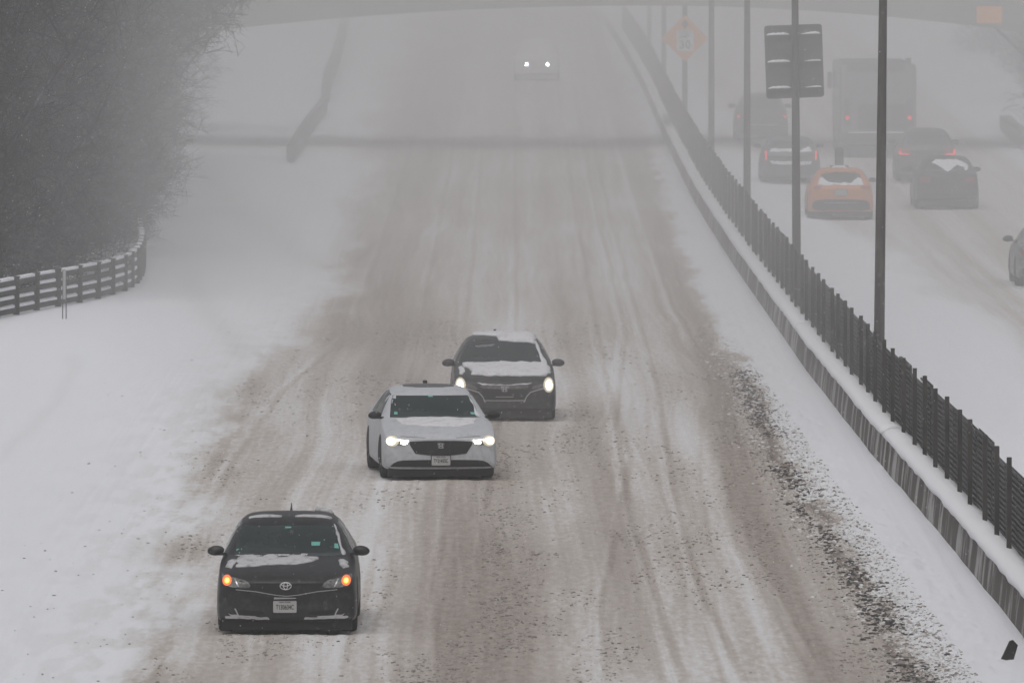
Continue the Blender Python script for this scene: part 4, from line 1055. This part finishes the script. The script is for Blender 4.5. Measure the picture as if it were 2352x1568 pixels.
for s_ in (-1, 1):
    tl = patch('tail_light', [(s_ * .86, 1.02), (s_ * .52, 1.0), (s_ * .52, .86), (s_ * .86, .86)], 'rear', bvh, M_REDDIM, t, off=.012, cell=.08, smooth=0)
    patch('lit_lamp', circle(s_ * .80, .84, .05, .05, 8), 'rear', bvh, M_RED, tl, off=.02, cell=.05, smooth=0)
patch('rear_bumper', [(-.80, .52), (.80, .52), (.78, .28), (-.78, .28)], 'rear', bvh, M_TRIM, t, off=.01, cell=.1)
patch('bumper_snow', [(-.6, .58), (.6, .58), (.6, .53), (-.6, .53)], 'rear', bvh, mat('snow_film', (.4, .4, .4), .8), t, off=.014, cell=.1)
add_mirrors(t, 1.42, .90, 1.15, M_TRIM, 1.2)

t, body, bvh, L = away('dark crossover with hooked red tail lamps between the bus and the black car', 'car', 2130, 420, SUV, P_SILV, 0, 1.02, 1.0)
rear_glass(t, bvh, SUV, hw=.64, lo=1.16, hi=1.53)
for s_ in (-1, 1):
    tl = patch('tail_light', [(s_ * .87, 1.08), (s_ * .50, 1.08), (s_ * .50, .86), (s_ * .87, .86)], 'rear', bvh, M_REDDIM, t, off=.012, cell=.08, smooth=0)
    patch('light_strip', [(s_ * .87, 1.02), (s_ * .82, 1.06), (s_ * .80, .90), (s_ * .56, .885), (s_ * .56, .86), (s_ * .84, .86), (s_ * .88, .92)], 'rear', bvh, M_RED, tl, off=.02, cell=.06, smooth=0)
patch('rear_bumper', [(-.80, .56), (.80, .56), (.78, .28), (-.78, .28)], 'rear', bvh, M_TRIM, t, off=.01, cell=.1)
add_mirrors(t, 1.42, .90, 1.18, M_TRIM, 1.2)

t, body, bvh, L = away('black car right of the near pole with snow patches on its rear window', 'car', 2177, 482, SEDAN, paint('black_paint_faded', (.012, .012, .013), (.05, .05, .05), .6), 0, 1.02, 1.04)
rear_glass(t, bvh, SEDAN, hw=.62, lo=1.10, hi=1.42)
patch('rear_snow', ragged([(-.60, 1.12), (-.52, 1.10), (-.50, 1.2), (-.3, 1.28), (-.12, 1.15), (0, 1.08), (.12, 1.17), (.32, 1.28), (.44, 1.35), (.3, 1.42), (-.3, 1.42), (-.5, 1.34), (-.62, 1.25)], .015, .05, 5), 'rear', bvh, M_SNOW, t, off=.02, cell=.05)
patch('rear_bumper', [(-.78, .50), (.78, .50), (.76, .28), (-.76, .28)], 'rear', bvh, M_TRIM, t, off=.01, cell=.1)
for s_ in (-1, 1): patch('tail_light', [(s_ * .80, .93), (s_ * .48, .90), (s_ * .50, .80), (s_ * .80, .78)], 'rear', bvh, M_REDDIM, t, off=.008, cell=.08, smooth=0)
add_mirrors(t, 1.42, .90, 1.08, M_TRIM, 1.1)

t, body, bvh, L = away('pale car cut off by the right picture edge, only mirror and flank showing', 'car', 2424, 660, SEDAN, P_MID, 0, 1.0, 1.0)
rear_glass(t, bvh, SEDAN, hw=.60, lo=1.07, hi=1.38)
for s_ in (-1, 1): patch('tail_light', [(s_ * .80, .92), (s_ * .48, .89), (s_ * .50, .78), (s_ * .80, .76)], 'rear', bvh, M_REDDIM, t, off=.008, cell=.08, smooth=0)
patch('rear_bumper', [(-.78, .50), (.78, .50), (.76, .28), (-.76, .28)], 'rear', bvh, M_TRIM, t, off=.01, cell=.1)
add_mirrors(t, 1.42, .90, 1.05, M_TRIM, 1.15)

# --- bus
def bus():
    x, y = at(2018, 362)
    t = thing('bus', 'large grey hazy bus with two small red tail lamps ahead of the taxi', 'bus', (x, y, float(zg(y + 5))), 0, CARS_OUT)
    pb = mat('bus_paint', (.17, .17, .17), .5, noise=(1.5, (.23, .23, .23), .5, .2)); pd = mat('bus_dark', (.05, .05, .052), .5)
    b = bmesh.new(); bbox(b, (0, 5, 1.72), (2.5, 10, 2.65), 0, .16); obj('body', b, pb, t, False)
    b = bmesh.new(); bbox(b, (0, 4.9, 3.03), (2.1, 9, .1), 0, .03); bbox(b, (-.1, .06, 2.93), (1.9, .14, .26), 0, .04); obj('roof_pod', b, pd, t)
    b = bmesh.new(); bbox(b, (1.0, .5, 3.14), (.16, .2, .22)); obj('exhaust', b, pd, t)
    plate('rear_window', rounded(1.9, .85, .1), -.015, .02, mat('bus_rear_glass', (.2, .2, .21), .3), t).location = (0, 0, 2.28)
    plate('engine_cover', rounded(1.65, .85, .05), -.02, .03, pd, t).location = (.15, 0, 1.30)
    b = bmesh.new()
    for k in range(6): bbox(b, (.15, -.03, 1.0 + k * .11), (1.4, .02, .03))
    obj('vent_slats', b, pd, t)
    b = bmesh.new(); bbox(b, (0, -.06, .62), (2.42, .2, .3), 0, .05); obj('rear_bumper', b, pd, t)
    b = bmesh.new(); bbox(b, (0, -.06, .80), (2.0, .16, .05), 0, .015); obj('bumper_snow', b, M_SNOW, t)
    for sx in (-1, 1):
        b = bmesh.new(); bbox(b, (sx * 1.04, -.02, 1.45), (.2, .05, .9), 0, .02); h = obj('lamp_cluster', b, pd, t)
        b = bmesh.new(); bmesh.ops.create_uvsphere(b, u_segments=10, v_segments=6, radius=.07, matrix=Matrix.Translation((sx * 1.03, -.05, 1.28))); obj('tail_light', b, M_RED, h)
        b = bmesh.new(); bbox(b, (sx * 1.35, 9.6, 2.35), (.16, .2, .55), 0, .04); obj('mirror', b, pd, t)
        for yy in (1.9, 7.6):
            wob = bpy.data.objects.new('wheel', TYRE); C.objects.link(wob); wob.parent = t; wob.location = (sx * 1.12, yy, .48); wob.scale = (sx * 1.3, 1.48, 1.48)
        for k in range(5):
            b = bmesh.new(); bbox(b, (sx * 1.252, 1.4 + k * 1.75, 2.3), (.02, 1.5, .8)); obj('side_window', b, M_GLASS, t)
    b = bmesh.new(); bmesh.ops.create_uvsphere(b, u_segments=10, v_segments=6, radius=.035, matrix=Matrix.Translation((.25, -.03, 2.95))); obj('marker_light', b, M_RED, t)
    b = bmesh.new(); bbox(b, (0, 5, .55), (2.2, 9.2, .4)); obj('underbody', b, M_UNDER, t)
bus()

# ------------------------------------------------------------ falling flakes
n = 5200; Yf = 60 + 170 * rng.random(n); Xf = (rng.random(n) - .5) * Yf * .12; Zf = 10 - Yf * (.0118 + .062 * rng.random(n)); Zf = np.maximum(Zf, .2)
o8 = np.array([(1, 0, 0), (-1, 0, 0), (0, 1, 0), (0, -1, 0), (0, 0, 1), (0, 0, -1)], float); f8 = np.array([(0, 2, 4), (2, 1, 4), (1, 3, 4), (3, 0, 4), (2, 0, 5), (1, 2, 5), (3, 1, 5), (0, 3, 5)])
S = (.0035 + .004 * rng.random(n)) * np.clip(Yf / 150, .4, 1.2)
co = (o8[None] * S[:, None, None] + np.stack([Xf, Yf, Zf], -1)[:, None]).reshape(-1, 3); q = (f8[None] + (np.arange(n) * 6)[:, None, None]).reshape(-1, 3)
me = bpy.data.meshes.new('falling_snow'); me.from_pydata(co.tolist(), [], q.tolist())
tag(obj('falling_snow', me, M_SNOW), 'fine snowflakes falling through the air above the road', kind='stuff')

# ------------------------------------------------------------ the snowy air
bm = bmesh.new(); bbox(bm, (0, 640, 6.5), (760, 1700, 19))
hz = obj('haze', bm); tag(hz, 'pale air full of fine falling snow', kind='stuff')
m = bpy.data.materials.new('snowy_air'); m.use_nodes = True; n = m.node_tree; n.nodes.clear()
pv = n.nodes.new('ShaderNodeVolumePrincipled'); out = n.nodes.new('ShaderNodeOutputMaterial')
pv.inputs['Color'].default_value = (.85, .85, .86, 1); pv.inputs['Density'].default_value = HAZE; pv.inputs['Anisotropy'].default_value = 0.0
n.links.new(pv.outputs[0], out.inputs['Volume']); hz.data.materials.append(m)

# the thick snow squall that has closed in over the road farther on: a closed, even body of drifting snow
ny, nx = 26, 44; V = []; Fc = []
sq = []
for i in range(ny + 1):
    for j in range(nx + 1):
        u_ = -1 + 2 * j / nx; X = 120 * (abs(u_) ** 1.8) * (1 if u_ > 0 else -1); t = i / ny
        yf = 186 + 3 * math.sin(X * .11 + 1) + 66 * max(0, min(1, (-X - 5.0) / 4.8)) + 6 * math.sin(X * .05)
        Yq = yf + (1380 - yf) * t ** 2
        zt = 13.2 + .9 * math.sin(X * .07 + Yq * .02) - 6.5 * math.exp(-(Yq - yf) / 14)
        sq.append((X, Yq, zt))
N = (ny + 1) * (nx + 1)
V = sq + [(x, y, -1.5) for x, y, z in sq]
gid = lambda i, j: i * (nx + 1) + j
for i in range(ny):
    for j in range(nx):
        q = (gid(i, j), gid(i, j + 1), gid(i + 1, j + 1), gid(i + 1, j)); Fc += [q, tuple(N + k for k in q[::-1])]
for i in range(ny):
    for j, fl in ((0, 1), (nx, 0)):
        a, b_ = gid(i, j), gid(i + 1, j); Fc.append((a, b_, b_ + N, a + N) if fl else (b_, a, a + N, b_ + N))
for j in range(nx):
    for i, fl in ((0, 0), (ny, 1)):
        a, b_ = gid(i, j), gid(i, j + 1); Fc.append((a, b_, b_ + N, a + N) if fl else (b_, a, a + N, b_ + N))
bm = bmesh.new(); bm.from_mesh(hz.data); vs = [bm.verts.new(v) for v in V]
for f in Fc:
    q = bm.faces.new([vs[k] for k in f]); q.material_index = 1
bmesh.ops.recalc_face_normals(bm, faces=bm.faces); bm.to_mesh(hz.data); bm.free()
m2 = m.copy(); m2.name = 'thick_snowy_air'; m2.node_tree.nodes[pv.name].inputs['Density'].default_value = SQUALL
hz.data.materials.append(m2)
